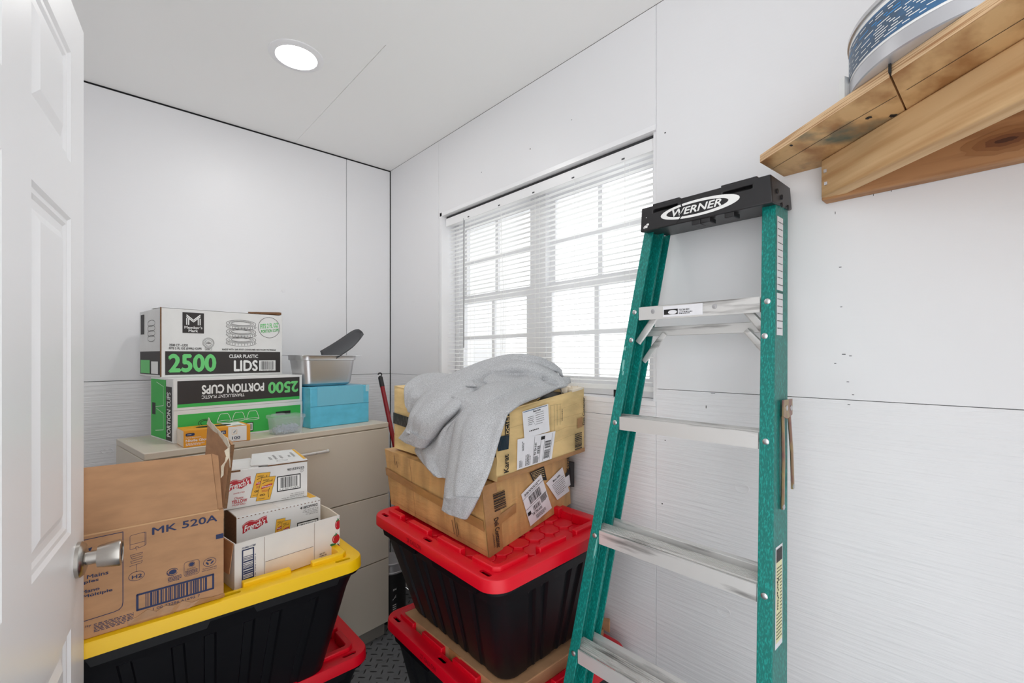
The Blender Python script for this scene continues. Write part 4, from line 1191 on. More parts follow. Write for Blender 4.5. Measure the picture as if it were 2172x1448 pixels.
for u, v, a in ((0.165, 0.05, 'BEST BY'), (0.180, 0.045, 'REFRIGERATED'), (0.198, 0.05, 'KEEP DRY'), (0.222, 0.055, 'STORE'), (0.236, 0.05, 'THIS SIDE UP')):
    text(tf, a, (u, v, u + 0.007, v + 0.007 * len(a) * 0.75), M['ink'], turn=90)
strokes(tf, [ell(0.195, 0.022, 0.016, 0.008, 0, 360, 16)], 0.0012, M['ink'])
f = Face((-1.05 + 1.066, 0, -0.0035), (1, 0, 0), (0, 0, 1), fu_)
logo(f, (0.024, 0.0555, 0.088, 0.0945))
text(f, 'SINCE 1904', (0.0406, 0.0475, 0.0697, 0.0515), M['bred'], skew=0.0015)
text(f, 'Classic', (0.0423, 0.0315, 0.0671, 0.0380), M['bred'], 0.01, 0.2)
text(f, 'YELLOW', (0.0356, 0.0190, 0.0766, 0.0295), M['bred'], 0.04)
text(f, 'MUSTARD', (0.0381, 0.0122, 0.0714, 0.0168), M['bred'], 0.01)
packet(f, 0.0845, 0.0285, 0.040, 0.071, 0.0165, 0.0008)
packet(f, 0.0995, 0.0150, 0.040, 0.070, 0.0165, 0.0018)
rect(f, (0.1593, 0.0325, 0.2291, 0.0815), M['inkblack'])
rect(f, (0.1622, 0.0358, 0.2262, 0.0785), M['pwhite'], n=0.0009)
barcode(f, (0.169, 0.043, 0.220, 0.0765), M['inkblack'], n=0.0012, seed=6)
text(f, '0 41500 01008 8', (0.1665, 0.0372, 0.2225, 0.0415), M['inkblack'], n=0.0012)
text(f, '901559255', (0.1891, 0.0955, 0.2395, 0.1030), M['inkblack'], 0.02, skew=0.001)
strokes(f, [ell(0.2326, 0.0895, 0.0055, 0.0040)], 0.0006, M['inkblack'])
text(f, 'U', (0.2308, 0.0874, 0.2344, 0.0914), M['inkblack'])
for a, v in (('500 - 0.25 OZ (7 g)', 0.0180), ('SINGLE SERVE PACKETS', 0.0125), ('TOTAL NET WEIGHT 7.7 LB (3.5 kg)', 0.0070)):
    text(f, a, (0.2395 - 0.0021 * len(a), v, 0.2395, v + 0.0036), M['inkblack'])

# ================================================================== battered cartons on the red lid
def warped_box(t, base, low, high, m, name='carton_body', amp=0.003, seed=0, topless=False, n=10):
    """low / high: four corners F, R, B, L in world space"""
    lowv = [Vector(p) - base for p in low]
    hiv = [Vector(p) - base for p in high]
    quads = [(lowv[i], lowv[(i + 1) % 4], hiv[(i + 1) % 4], hiv[i]) for i in range(4)] + [(lowv[3], lowv[2], lowv[1], lowv[0])]
    if not topless:
        quads.append((hiv[0], hiv[1], hiv[2], hiv[3]))
    bm = bmesh.new()
    for q in quads:
        nrm = (q[1] - q[0]).cross(q[3] - q[0]).normalized()
        g = []
        for i in range(n + 1):
            row = []
            for j in range(n + 1):
                u, v = i / n, j / n
                p = (q[0] * (1 - u) + q[1] * u) * (1 - v) + (q[3] * (1 - u) + q[2] * u) * v
                e = min(u, 1 - u, v, 1 - v)
                k = noise.noise(p * 9 + Vector((seed, seed, 0))) * amp * min(1, e * 6) - (0.0015 if e < 0.01 else 0)
                row.append(bm.verts.new(p + nrm * k))
            g.append(row)
        for i in range(n):
            for j in range(n):
                bm.faces.new((g[i][j], g[i + 1][j], g[i + 1][j + 1], g[i][j + 1]))
    bmesh.ops.remove_doubles(bm, verts=bm.verts, dist=0.003)
    bmesh.ops.recalc_face_normals(bm, faces=bm.faces)
    me = bpy.data.meshes.new(name)
    bm.to_mesh(me)
    bm.free()
    me.shade_smooth()
    me.set_sharp_from_angle(angle=R(50))
    o = link(name, me, m, t)
    if topless:
        s = o.modifiers.new('s', 'SOLIDIFY'); s.thickness = 0.004; s.offset = -1
    return o

# --- lower carton
kb = Vector((-0.28, -1.2, 0.752))
k1 = thing('carton', 'battered brown carton with two slanted shipping labels, resting directly on the red lid', 'box', kb)
KLo = [(-0.494, -1.533, 0.752), (-0.027, -1.440, 0.784), (-0.022, -0.940, 0.806), (-0.503, -0.972, 0.774)]
KHi = [(-0.505, -1.513, 0.951), (-0.058, -1.455, 0.968), (-0.030, -0.900, 0.985), (-0.502, -0.920, 0.972)]
warped_box(k1, kb, KLo, KHi, M['kraft3'], seed=1, amp=0.005)
q = Quad(*[Vector(p) - kb for p in (KLo[0], KLo[1], KHi[1], KHi[0])], k1)
E_ = 0.0045
poly(q, [(0.436, 0.076), (0.713, 0.160), (0.612, 0.855), (0.367, 0.657)], M['paper'], 'shipping_label', E_)
poly(q, [(0.790, 0.248), (0.966, 0.285), (0.887, 0.821), (0.662, 0.655)], M['paper'], 'shipping_label', E_ + 0.0008)
poly(q, [(0.88, 0.36), (0.985, 0.40), (0.975, 0.62), (0.87, 0.58)], M['paper'], 'shipping_label', E_ + 0.0016)
LQ = Quad(*[q.map(*p, E_ + 0.0012) for p in ((0.436, 0.076), (0.713, 0.160), (0.612, 0.855), (0.367, 0.657))], k1)
barcode(LQ, (0.22, 0.55, 0.80, 0.78), M['inkblack'], n=0.0003, k=22, seed=21)
barcode(LQ, (0.28, 0.32, 0.62, 0.45), M['inkblack'], n=0.0003, k=14, seed=22)
fine_lines(LQ, (0.66, 0.34, 0.94, 0.52), M['ink'], 7, n=0.0003, thick=0.7)
text(LQ, 'TX 754 0-01', (0.18, 0.22, 0.62, 0.29), M['inkblack'], 0.02, n=0.0003)
rect(LQ, (0.02, 0.30, 0.16, 0.40), M['inkblack'], n=0.0003)
strokes(LQ, [[(0.0, 0.50), (1.0, 0.52)], [(0.0, 0.82), (1.0, 0.83)]], 0.008, M['inkblack'], n=0.0003)
fine_lines(LQ, (0.3, 0.06, 0.75, 0.18), M['ink'], 4, n=0.0003)
fine_lines(LQ, (0.1, 0.86, 0.9, 0.93), M['ink'], 2, n=0.0003)
LQ2 = Quad(*[q.map(*p, E_ + 0.0018) for p in ((0.790, 0.248), (0.966, 0.285), (0.887, 0.821), (0.662, 0.655))], k1)
fine_lines(LQ2, (0.15, 0.15, 0.9, 0.75), M['ink'], 8, n=0.0002, thick=0.25)
text(LQ2, 'Box Info', (0.3, 0.80, 0.75, 0.88), M['inkblack'], 0.02, n=0.0003)
barcode(q, (0.090, 0.58, 0.205, 0.85), M['inkblack'], turn=90, n=E_, k=16, seed=23)
poly(q, [(0.514, 0.791), (0.68, 0.70), (0.657, 0.965), (0.483, 0.944)], M['inkblack'], 'printed_block', E_ - 0.0008)
fine_lines(Quad(*[q.map(*p, E_ - 0.0004) for p in ((0.525, 0.80), (0.66, 0.73), (0.645, 0.955), (0.495, 0.935))], k1), (0, 0, 1, 1), M['kraft2'], 6, n=0.0003, thick=0.35)
text(q, 'Deli Container', (0.075, 0.06, 0.118, 0.49), M['inkblack'], 0.02, turn=270, n=E_)
fine_lines(q, (0.050, 0.10, 0.064, 0.30), M['ink'], 2, n=E_, turn=1)
text(q, 'Karat', (0.945, 0.70, 0.99, 0.97), M['inkblack'], 0.02, turn=90, n=E_)
poly(q, [(0.0, 0.0), (0.135, 0.0), (0.15, 0.5), (0.13, 1.0), (0.0, 1.0)], M['tape'], 'tape_strip', E_ - 0.0015)
poly(q, [(0.10, 0.36), (0.30, 0.42), (0.31, 0.56), (0.12, 0.50)], M['tape'], 'tape_strip', E_ - 0.0010)
poly(q, [(0.94, 0.42), (1.0, 0.42), (1.0, 0.74), (0.93, 0.66)], M['inkblack'], 'printed_block', E_ - 0.0008)
ql = Quad(*[Vector(p) - kb for p in (KLo[3], KLo[0], KHi[0], KHi[3])], k1)      # face towards the cabinet
poly(ql, [(0.0, 0.52), (0.25, 0.47), (0.5, 0.44), (0.75, 0.40), (1.0, 0.37), (1.0, 0.52), (0.75, 0.54), (0.5, 0.57), (0.25, 0.61), (0.0, 0.66)], M['tape'], 'tape_strip', 0.005)
strokes(ql, [[(0.14, 0.95), (0.14, 0.78)], [(0.165, 0.86), (0.165, 0.75)], [(0.72, 0.30), (0.73, 0.10)], [(0.745, 0.36), (0.755, 0.08)], [(0.765, 0.30), (0.772, 0.12)]], 0.0045, M['ink'], 'scuff_mark', 0.005)
strokes(ql, [[(0.33, 0.99), (0.33, 0.02)], [(0.0, 0.09), (1.0, 0.10)]], 0.0025, M['edge'], 'crease', 0.0048)
MB().prism([(0.0, 0.0), (0.05, 0.0), (0.05, 0.09), (0.0, 0.09)], lambda y, z: Vector((-0.052, -1.44 + y, 0.85 + z)) - kb, lambda y, z: Vector((-0.035, -1.462 + y, 0.85 + z)) - kb).build('black_film_scrap', M['inkblack'], k1)

# --- upper carton with torn top
kc = Vector((-0.24, -1.18, 0.972))
k2 = thing('carton', 'battered yellowish carton with black tape and shipping labels, torn open on top', 'box', kc)
ULo = [(-0.453, -1.522, 0.956), (-0.026, -1.500, 0.984), (-0.018, -0.925, 0.996), (-0.482, -0.958, 0.977)]
UHi = [(-0.453, -1.520, 1.158), (-0.026, -1.500, 1.209), (-0.018, -0.925, 1.220), (-0.484, -0.962, 1.212)]
warped_box(k2, kc, ULo, UHi, M['kraft2'], seed=5, amp=0.004, topless=True)
tq = Quad(*[Vector(p) - kc for p in UHi], k2)     # u: F->R, v: front->back
slab(tq, [(0.0, 0.0), (0.42, 0.0), (0.46, 0.035), (0.52, 0.05), (0.50, 0.11), (0.60, 0.16), (0.55, 0.24), (0.66, 0.30), (0.70, 0.40), (0.0, 0.5)], M['kraft2'], 'top_flap', -0.004, 0.0)
slab(tq, [(0.0, 0.505), (0.72, 0.42), (0.80, 0.38), (1.0, 0.36), (1.0, 1.0), (0.0, 1.0)], M['kraft2'], 'top_flap', -0.004, 0.0)
slab(tq, [(0.02, 0.02), (0.98, 0.02), (0.98, 0.98), (0.02, 0.98)], M['inkblack'], 'black_liner', -0.030, -0.022)
slab(tq, [(0.84, 0.0), (1.0, 0.0), (1.0, 0.20), (0.92, 0.17), (0.89, 0.11), (0.87, 0.08), (0.85, 0.05)], M['cream'], 'torn_flap', -0.003, 0.004)
ragged([tq.map(0.76 + 0.022 * k, 0.03 + 0.02 * (k % 3), 0.002) for k in range(11)], [0.008, 0.012, 0.006, 0.014, 0.008, 0.012, 0.006, 0.010, 0.012, 0.006, 0.008], M['cream'], 'torn_paper', k2, 31, 0.001, 0.008)
q = Quad(*[Vector(p) - kc for p in (ULo[0], ULo[1], UHi[1], UHi[0])], k2)
poly(q, [(0.263, 0.505), (0.544, 0.500), (0.527, 0.92), (0.243, 0.916)], M['paper'], 'shipping_label', E_)
poly(q, [(0.183, 0.085), (0.564, 0.073), (0.611, 0.474), (0.19, 0.529)], M['paper'], 'shipping_label', E_ + 0.001)
L1 = Quad(*[q.map(*p, E_ + 0.0004) for p in ((0.263, 0.505), (0.544, 0.500), (0.527, 0.92), (0.243, 0.916))], k2)
rect(L1, (0.03, 0.95, 0.95, 0.975), M['lblblue'], n=0.0002)
text(L1, 'Box Info', (0.40, 0.86, 0.68, 0.92), M['inkblack'], 0.03, n=0.0002)
fine_lines(L1, (0.18, 0.42, 0.40, 0.76), M['ink'], 5, n=0.0002, thick=0.28)
fine_lines(L1, (0.48, 0.36, 0.80, 0.84), M['ink'], 6, n=0.0002, thick=0.22)
fine_lines(L1, (0.2, 0.18, 0.72, 0.26), M['ink'], 1, n=0.0002, thick=0.5)
strokes(L1, [[(0.32, 0.62), (0.46, 0.36)]], 0.006, M['ink'], n=0.0002)
L2 = Quad(*[q.map(*p, E_ + 0.0014) for p in ((0.183, 0.085), (0.564, 0.073), (0.611, 0.474), (0.19, 0.529))], k2)
barcode(L2, (0.735, 0.10, 0.90, 0.42), M['inkblack'], turn=90, n=0.0002, k=18, seed=41)
barcode(L2, (0.735, 0.46, 0.90, 0.72), M['inkblack'], turn=90, n=0.0002, k=14, seed=42)
barcode(L2, (0.525, 0.34, 0.60, 0.62), M['inkblack'], turn=90, n=0.0002, k=14, seed=43)
text(L2, 'TX 754 0-01', (0.445, 0.32, 0.50, 0.74), M['inkblack'], 0.03, turn=90, n=0.0002)
rect(L2, (0.61, 0.80, 0.71, 0.92), M['inkblack'], n=0.0002)
strokes(L2, [[(0.43, 0.03), (0.43, 0.97)], [(0.61, 0.05), (0.61, 0.92)], [(0.71, 0.05), (0.71, 0.92)], [(0.92, 0.04), (0.92, 0.96)]], 0.006, M['inkblack'], n=0.0002)
fine_lines(L2, (0.44, 0.04, 0.58, 0.28), M['inkblack'], 7, n=0.0002, turn=1, thick=0.6)
fine_lines(L2, (0.05, 0.05, 0.14, 0.28), M['ink'], 3, n=0.0002, turn=1)
fine_lines(L2, (0.21, 0.05, 0.36, 0.42), M['ink'], 4, n=0.0002, turn=1)
fine_lines(L2, (0.11, 0.58, 0.17, 0.9), M['ink'], 2, n=0.0002, turn=1)
poly(q, [(0.004, 0.446), (0.105, 0.43), (0.115, 0.63), (0.0, 0.655)], mat('dark_wrap', (30, 44, 56), 0.2, bump=0.6, bscale=(60, 60, 60)), 'dark_film_patch', E_ - 0.001)
rect(q, (0.075, 0.64, 0.115, 0.99), M['inkblack'], n=E_ - 0.0006)
text(q, 'DC16-PP', (0.080, 0.655, 0.110, 0.98), M['kraft2'], 0.02, turn=90, n=E_)
text(q, 'Karat', (0.057, 0.10, 0.104, 0.36), M['inkblack'], 0.03, turn=90, n=E_)
strokes(q, [[(0.56, 0.40), (0.56, 0.88)], [(0.60, 0.40), (0.60, 0.87)], [(0.635, 0.55), (0.635, 0.87)], [(0.672, 0.55), (0.672, 0.86)], [(0.548, 0.885), (0.685, 0.862)]], 0.0022, M['ink'], n=E_)
fine_lines(q, (0.69, 0.60, 0.705, 0.85), M['ink'], 1, n=E_, turn=1)
barcode(q, (0.860, 0.075, 0.955, 0.335), M['inkblack'], turn=90, n=E_, k=18, seed=44)
text(q, 'Deli Container', (0.966, 0.43, 0.994, 0.865), M['inkblack'], 0.02, turn=90, n=E_)
poly(q, [(0.0, 0.0), (1.0, 0.0), (1.0, 0.06), (0.5, 0.055), (0.0, 0.07)], M['tape'], 'tape_strip', E_ - 0.0015)
poly(q, [(0.90, 0.40), (0.965, 0.41), (0.965, 0.56), (0.90, 0.55)], M['tape'], 'tape_strip', E_ - 0.0012)
strokes(q, [[(0.1, 0.73), (0.4, 0.72)], [(0.56, 0.45), (0.75, 0.48), (1.0, 0.42)], [(0.6, 0.64), (0.98, 0.62)], [(0.62, 0.78), (0.9, 0.80)], [(0.56, 0.30), (0.85, 0.33)]], 0.0016, M['edge'], 'crease', E_ - 0.0008)
ql = Quad(*[Vector(p) - kc for p in (ULo[3], ULo[0], UHi[0], UHi[3])], k2)
poly(ql, [(0.0, 0.40), (0.5, 0.38), (1.0, 0.36), (1.0, 0.56), (0.5, 0.555), (0.0, 0.575)], M['tapek'], 'black_tape_strip', 0.004)

# ================================================================== grey sweatshirt
SB = Vector((-0.30, -1.30, 1.20))
sw = thing('sweatshirt', 'heather grey fleece sweatshirt draped over the torn carton', 'sweatshirt', SB)
def flat_sweep(b, path, half, thick, nrm, seg=18):
    """flattened tube: half-width, half-thickness and a facing normal per point"""
    P = [Vector(p) - SB for p in path]
    # Catmull-Rom resample
    pts, hs, ts, ns = [], [], [], []
    n = len(P)
    for i in range(n - 1):
        p0, p1, p2, p3 = P[max(i - 1, 0)], P[i], P[i + 1], P[min(i + 2, n - 1)]
        for k in range(6):
            s = k / 6
            pts.append(0.5 * ((2 * p1) + (p2 - p0) * s + (2 * p0 - 5 * p1 + 4 * p2 - p3) * s * s + (3 * p1 - p0 - 3 * p2 + p3) * s ** 3))
            hs.append(half[i] * (1 - s) + half[i + 1] * s)
            ts.append(thick[i] * (1 - s) + thick[i + 1] * s)
            ns.append(Vector(nrm[i]) * (1 - s) + Vector(nrm[i + 1]) * s)
    pts.append(P[-1]); hs.append(half[-1]); ts.append(thick[-1]); ns.append(Vector(nrm[-1]))
    ls = []
    for i, p in enumerate(pts):
        t = (pts[min(i + 1, len(pts) - 1)] - pts[max(i - 1, 0)]).normalized()
        n_ = (ns[i] - t * ns[i].dot(t)).normalized()
        a = t.cross(n_).normalized()
        ls.append([p + a * hs[i] * math.cos(2 * math.pi * k / seg) + n_ * ts[i] * math.sin(2 * math.pi * k / seg) for k in range(seg)])
    b.loops(ls)
X_, Z_ = (-1, 0, 0), (0, 0, 1)
XZ = (-0.7, 0, 0.7)
body = MB()
ridge = [(-0.34, -1.02, 1.225), (-0.3, -1.10, 1.228), (-0.27, -1.188, 1.245), (-0.23, -1.287, 1.272), (-0.19, -1.344, 1.284), (-0.15, -1.40, 1.270), (-0.115, -1.44, 1.245), (-0.09, -1.465, 1.228)]
flat_sweep(body, ridge, [0.05, 0.07, 0.075, 0.075, 0.075, 0.07, 0.05, 0.025], [0.020, 0.026, 0.030, 0.033, 0.034, 0.030, 0.022, 0.010], [Z_] * 8)
flat_sweep(body, [(-0.30, -1.0, 1.215), (-0.27, -1.15, 1.225), (-0.22, -1.28, 1.235), (-0.17, -1.38, 1.225), (-0.13, -1.44, 1.218)], [0.08, 0.11, 0.13, 0.11, 0.06], [0.02, 0.03, 0.035, 0.03, 0.02], [Z_] * 5)
flat_sweep(body, [(-0.09, -1.455, 1.223), (-0.18, -1.450, 1.212), (-0.29, -1.470, 1.196), (-0.4, -1.500, 1.172), (-0.462, -1.510, 1.140)], [0.03, 0.045, 0.055, 0.055, 0.05], [0.010, 0.014, 0.016, 0.016, 0.012], [Z_, Z_, Z_, XZ, X_])
flat_sweep(body, [(-0.18, -1.395, 1.235), (-0.28, -1.383, 1.218), (-0.38, -1.404, 1.200), (-0.445, -1.400, 1.170), (-0.462, -1.373, 1.125)], [0.06, 0.07, 0.07, 0.07, 0.06], [0.03, 0.028, 0.024, 0.016, 0.012], [Z_, Z_, Z_, XZ, X_])
# cloth lying along the top edge, bridging the folds
flat_sweep(body, [(-0.470, -1.09, 1.180), (-0.468, -1.20, 1.160), (-0.462, -1.32, 1.140), (-0.458, -1.43, 1.130), (-0.455, -1.50, 1.125)], [0.030, 0.050, 0.060, 0.050, 0.030], [0.010] * 5, [XZ, X_, X_, X_, X_])
flat_sweep(body, [(-0.40, -1.08, 1.215), (-0.40, -1.20, 1.205), (-0.40, -1.34, 1.190), (-0.40, -1.44, 1.175)], [0.06, 0.075, 0.075, 0.05], [0.014, 0.018, 0.018, 0.014], [Z_] * 4)
def fuse(b, name, m, parent, vox=0.0045, smooth=4, amp=0.0022, seed=0):
    o = bpy.data.objects.new('tmp', b.mesh('tmp'))
    md = o.modifiers.new('r', 'REMESH')
    md.mode = 'VOXEL'
    md.voxel_size = vox
    sm_ = o.modifiers.new('s', 'SMOOTH')
    sm_.iterations = smooth
    sm_.factor = 0.5
    me = baked(o)
    bpy.data.objects.remove(o)
    if amp:
        n = len(me.vertices)
        co, no = [0.0] * (3 * n), [0.0] * (3 * n)
        me.vertices.foreach_get('co', co)
        me.vertex_normals.foreach_get('vector', no)
        for i in range(n):
            p = Vector(co[3 * i:3 * i + 3])
            k = noise.noise(p * 16 + Vector((seed, 0, 0))) * amp + noise.noise(p * 40 + Vector((0, seed, 0))) * amp * 0.35
            for j in range(3):
                co[3 * i + j] += no[3 * i + j] * k
        me.vertices.foreach_set('co', co)
    me.shade_smooth()
    return link(name, me, m, parent)
M_st = [ ((-0.1, -1.452, 1.268), (-0.1, -1.466, 1.249)), ((-0.17, -1.435, 1.31), (-0.13, -1.449, 1.269)), ((-0.22, -1.353, 1.326), (-0.19, -1.401, 1.242)), ((-0.27, -1.267, 1.307), (-0.27, -1.327, 1.209)), ((-0.32, -1.203, 1.275), (-0.37, -1.339, 1.199)), ((-0.38, -1.152, 1.233), (-0.44, -1.364, 1.177)), ((-0.44, -1.143, 1.196), (-0.48, -1.36, 1.145)), ((-0.487, -1.148, 1.142), (-0.492, -1.318, 1.105)), ((-0.495, -1.135, 1.093), (-0.497, -1.281, 1.068)), ((-0.498, -1.127, 1.075), (-0.499, -1.261, 1.05)) ]
Mc_st = [ ((-0.499, -1.134, 1.08), (-0.5, -1.269, 1.056)), ((-0.5, -1.107, 1.057), (-0.5, -1.243, 1.035)), ((-0.5, -1.077, 1.036), (-0.5, -1.224, 1.019)) ]
S_st = [ ((-0.075, -1.47, 1.244), (-0.08, -1.485, 1.232)), ((-0.13, -1.442, 1.263), (-0.18, -1.466, 1.196)), ((-0.21, -1.398, 1.237), (-0.28, -1.485, 1.175)), ((-0.29, -1.35, 1.208), (-0.37, -1.515, 1.169)), ((-0.38, -1.352, 1.197), (-0.445, -1.56, 1.158)), ((-0.455, -1.376, 1.169), (-0.478, -1.581, 1.134)), ((-0.487, -1.366, 1.126), (-0.488, -1.572, 1.091)), ((-0.503, -1.364, 1.06), (-0.498, -1.564, 1.048)), ((-0.52, -1.372, 0.992), (-0.514, -1.56, 1.002)), ((-0.534, -1.377, 0.933), (-0.53, -1.552, 0.962)), ((-0.54, -1.382, 0.901), (-0.538, -1.54, 0.927)) ]
Sc_st = [ ((-0.541, -1.386, 0.911), (-0.539, -1.545, 0.934)), ((-0.543, -1.382, 0.882), (-0.541, -1.522, 0.897)), ((-0.544, -1.377, 0.862), (-0.542, -1.495, 0.863)) ]
H_st = [ ((-0.47, -1.388, 1.161), (-0.47, -1.404, 1.145)), ((-0.482, -1.285, 1.092), (-0.482, -1.372, 1.097)), ((-0.488, -1.205, 1.036), (-0.49, -1.358, 1.038)), ((-0.492, -1.125, 0.999), (-0.502, -1.354, 0.986)), ((-0.502, -1.193, 0.966), (-0.51, -1.351, 0.956)), ((-0.512, -1.281, 0.941), (-0.514, -1.349, 0.945)) ]
P_st = [ ((-0.3, -1.137, 1.265), (-0.4, -1.361, 1.224)), ((-0.33, -1.109, 1.253), (-0.42, -1.303, 1.222)), ((-0.36, -1.071, 1.255), (-0.45, -1.274, 1.212)), ((-0.4, -1.025, 1.252), (-0.475, -1.237, 1.19)), ((-0.455, -1.045, 1.237), (-0.487, -1.198, 1.162)), ((-0.486, -1.054, 1.213), (-0.49, -1.158, 1.138)), ((-0.493, -1.07, 1.158), (-0.493, -1.139, 1.124)), ((-0.494, -1.098, 1.133), (-0.494, -1.128, 1.123)) ]

def loft(name, st, high, fold, waves, m, seed, lift=0.0, top_n=(-0.45, -0.45, 0.77), side_n=(-0.99, -0.10, 0.05), depth=0.010, K=26, sub=7, ends=True):
    """cloth piece between two edge lines: arched across, with soft running folds"""
    A = [Vector(a) - SB for a, b_ in st]
    B = [Vector(b_) - SB for a, b_ in st]
    n = len(st)
    hs = high if isinstance(high, list) else [high] * n
    lf = lift if isinstance(lift, list) else [lift] * n
    rings = []
    def cr(P, i, s):
        p0, p1, p2, p3 = P[max(i - 1, 0)], P[i], P[i + 1], P[min(i + 2, n - 1)]
        return 0.5 * ((2 * p1) + (p2 - p0) * s + (2 * p0 - 5 * p1 + 4 * p2 - p3) * s * s + (3 * p1 - p0 - 3 * p2 + p3) * s ** 3)
    for i in range(n - 1):
        for q in range(sub if i < n - 2 else sub + 1):
            s_ = q / sub
            a, b_ = cr(A, i, s_), cr(B, i, s_)
            g = (i + s_) / (n - 1)
            h = hs[i] * (1 - s_) + hs[i + 1] * s_
            lift = lf[i] * (1 - s_) + lf[i + 1] * s_
            ring = []
            for c in range(K + 1):
                t = c / K
                p = a * (1 - t) + b_ * t
                wx = min(max((p.x + SB.x + 0.36) / -0.10, 0), 1)
                nr_ = (Vector(top_n) * (1 - wx) + Vector(side_n) * wx).normalized()
                e = math.sin(math.pi * t)
                w_ = 0.0
                for amp, mm, ph, tw in ((1.0, waves, seed * 1.3, 2.2), (0.55, waves * 1.9, seed * 2.1, -3.0)):
                    # rounded ridges with sharp valleys
                    w_ += amp * (1.9 * abs(math.sin(math.pi * mm * t + ph + tw * 0.5 * g + 0.9 * noise.noise(Vector((g * 3, t * 2, seed))))) ** 0.8 - 1.1)
                w_ += 0.9 * noise.noise(Vector((g * 7, t * 3.5, seed + 5)))
                ring.append(p + nr_ * (lift + h * e ** 0.55 + fold * w_ * e ** 0.8))
            # underside
            for t in (1.0, 0.75, 0.5, 0.25, 0.0):
                p = a * (1 - t) + b_ * t
                wx = min(max((p.x + SB.x + 0.36) / -0.10, 0), 1)
                nr_ = (Vector(top_n) * (1 - wx) + Vector(side_n) * wx).normalized()
                ring.append(p - nr_ * (depth - lift * 0.5) * (1 if 0 < t < 1 else 0.35))
            rings.append(ring)
    me = MB().loops(rings).mesh(name, False)
    me.shade_smooth()
    return link(name, me, m, sw)
fuse(body, 'torso', M['fleece'], sw, smooth=6, amp=0.003)
loft('torso_fold', P_st, [0.010, 0.014, 0.018, 0.022, 0.020, 0.018, 0.014, 0.008], 0.0080, 1.1, M['fleece'], 1, 0.002)
loft('body_hem', H_st, [0.008, 0.014, 0.016, 0.014, 0.012, 0.008], 0.0065, 1.2, M['fleece'], 4, 0.000)
loft('sleeve', S_st, [0.006, 0.008, 0.010, 0.011, 0.013, 0.016, 0.019, 0.021, 0.021, 0.020, 0.018], 0.0085, 1.0, M['fleece'], 7, 0.000)
loft('cuff', Sc_st, [0.017, 0.013, 0.010], 0.0018, 2.0, M['rib'], 8, 0.004)
loft('sleeve', M_st, [0.006, 0.008, 0.010, 0.014, 0.020, 0.024, 0.026, 0.025, 0.022, 0.020], 0.0085, 1.3, M['fleece'], 2, [0.008, 0.008, 0.008, 0.010, 0.014, 0.020, 0.026, 0.030, 0.030, 0.030])
loft('cuff', Mc_st, [0.019, 0.015, 0.012], 0.0018, 2.0, M['rib'], 3, 0.030)

# ================================================================== stepladder leaning on the right wall
LB = Vector((-0.40, -1.97, 0.0))
ld = thing('step_ladder', 'green fibreglass stepladder folded and leaning against the right wall', 'ladder', LB)
xf = lambda z: -0.174 - 0.21 * (1.46 - z)                 # front plane of the rails
yl = lambda z: -1.789 + 0.069 * (1.46 - z)                # outer edge, window side
yr = lambda z: -2.169 - 0.062 * (1.46 - z)                # outer edge, near side
def rail(sec, y_of, sgn, z0, z1, name, dx=0.0):
    def at(z):
        return [Vector((xf(z) + dx + a, y_of(z) + sgn * c, z)) - LB for a, c in sec]
    return MB().loops([at(z0), at(z1)]).build(name, M['fiber'], ld, bevel=0.0015)
front_sec = [(0, 0), (0, 0.030), (0.0045, 0.030), (0.0045, 0.0045), (0.022, 0.0045), (0.026, 0.009), (0.031, 0.009), (0.035, 0.0045), (0.0525, 0.0045), (0.0525, 0.030), (0.057, 0.030), (0.057, 0)]
rear_sec = [(0, 0), (0, 0.024), (0.004, 0.024), (0.004, 0.004), (0.036, 0.004), (0.036, 0.024), (0.040, 0.024), (0.040, 0)]
rl = rail(front_sec, yl, -1, 0.01, 1.690, 'front_rail')
rr_ = rail(front_sec, yr, 1, 0.01, 1.690, 'front_rail')
def rear_y_l(z): return yl(z) - 0.004
def rear_y_r(z): return yr(z) + 0.004
rail(rear_sec, rear_y_l, -1, 0.012, 1.690, 'rear_rail', 0.0600)
rail(rear_sec, rear_y_r, 1, 0.012, 1.690, 'rear_rail', 0.0600)
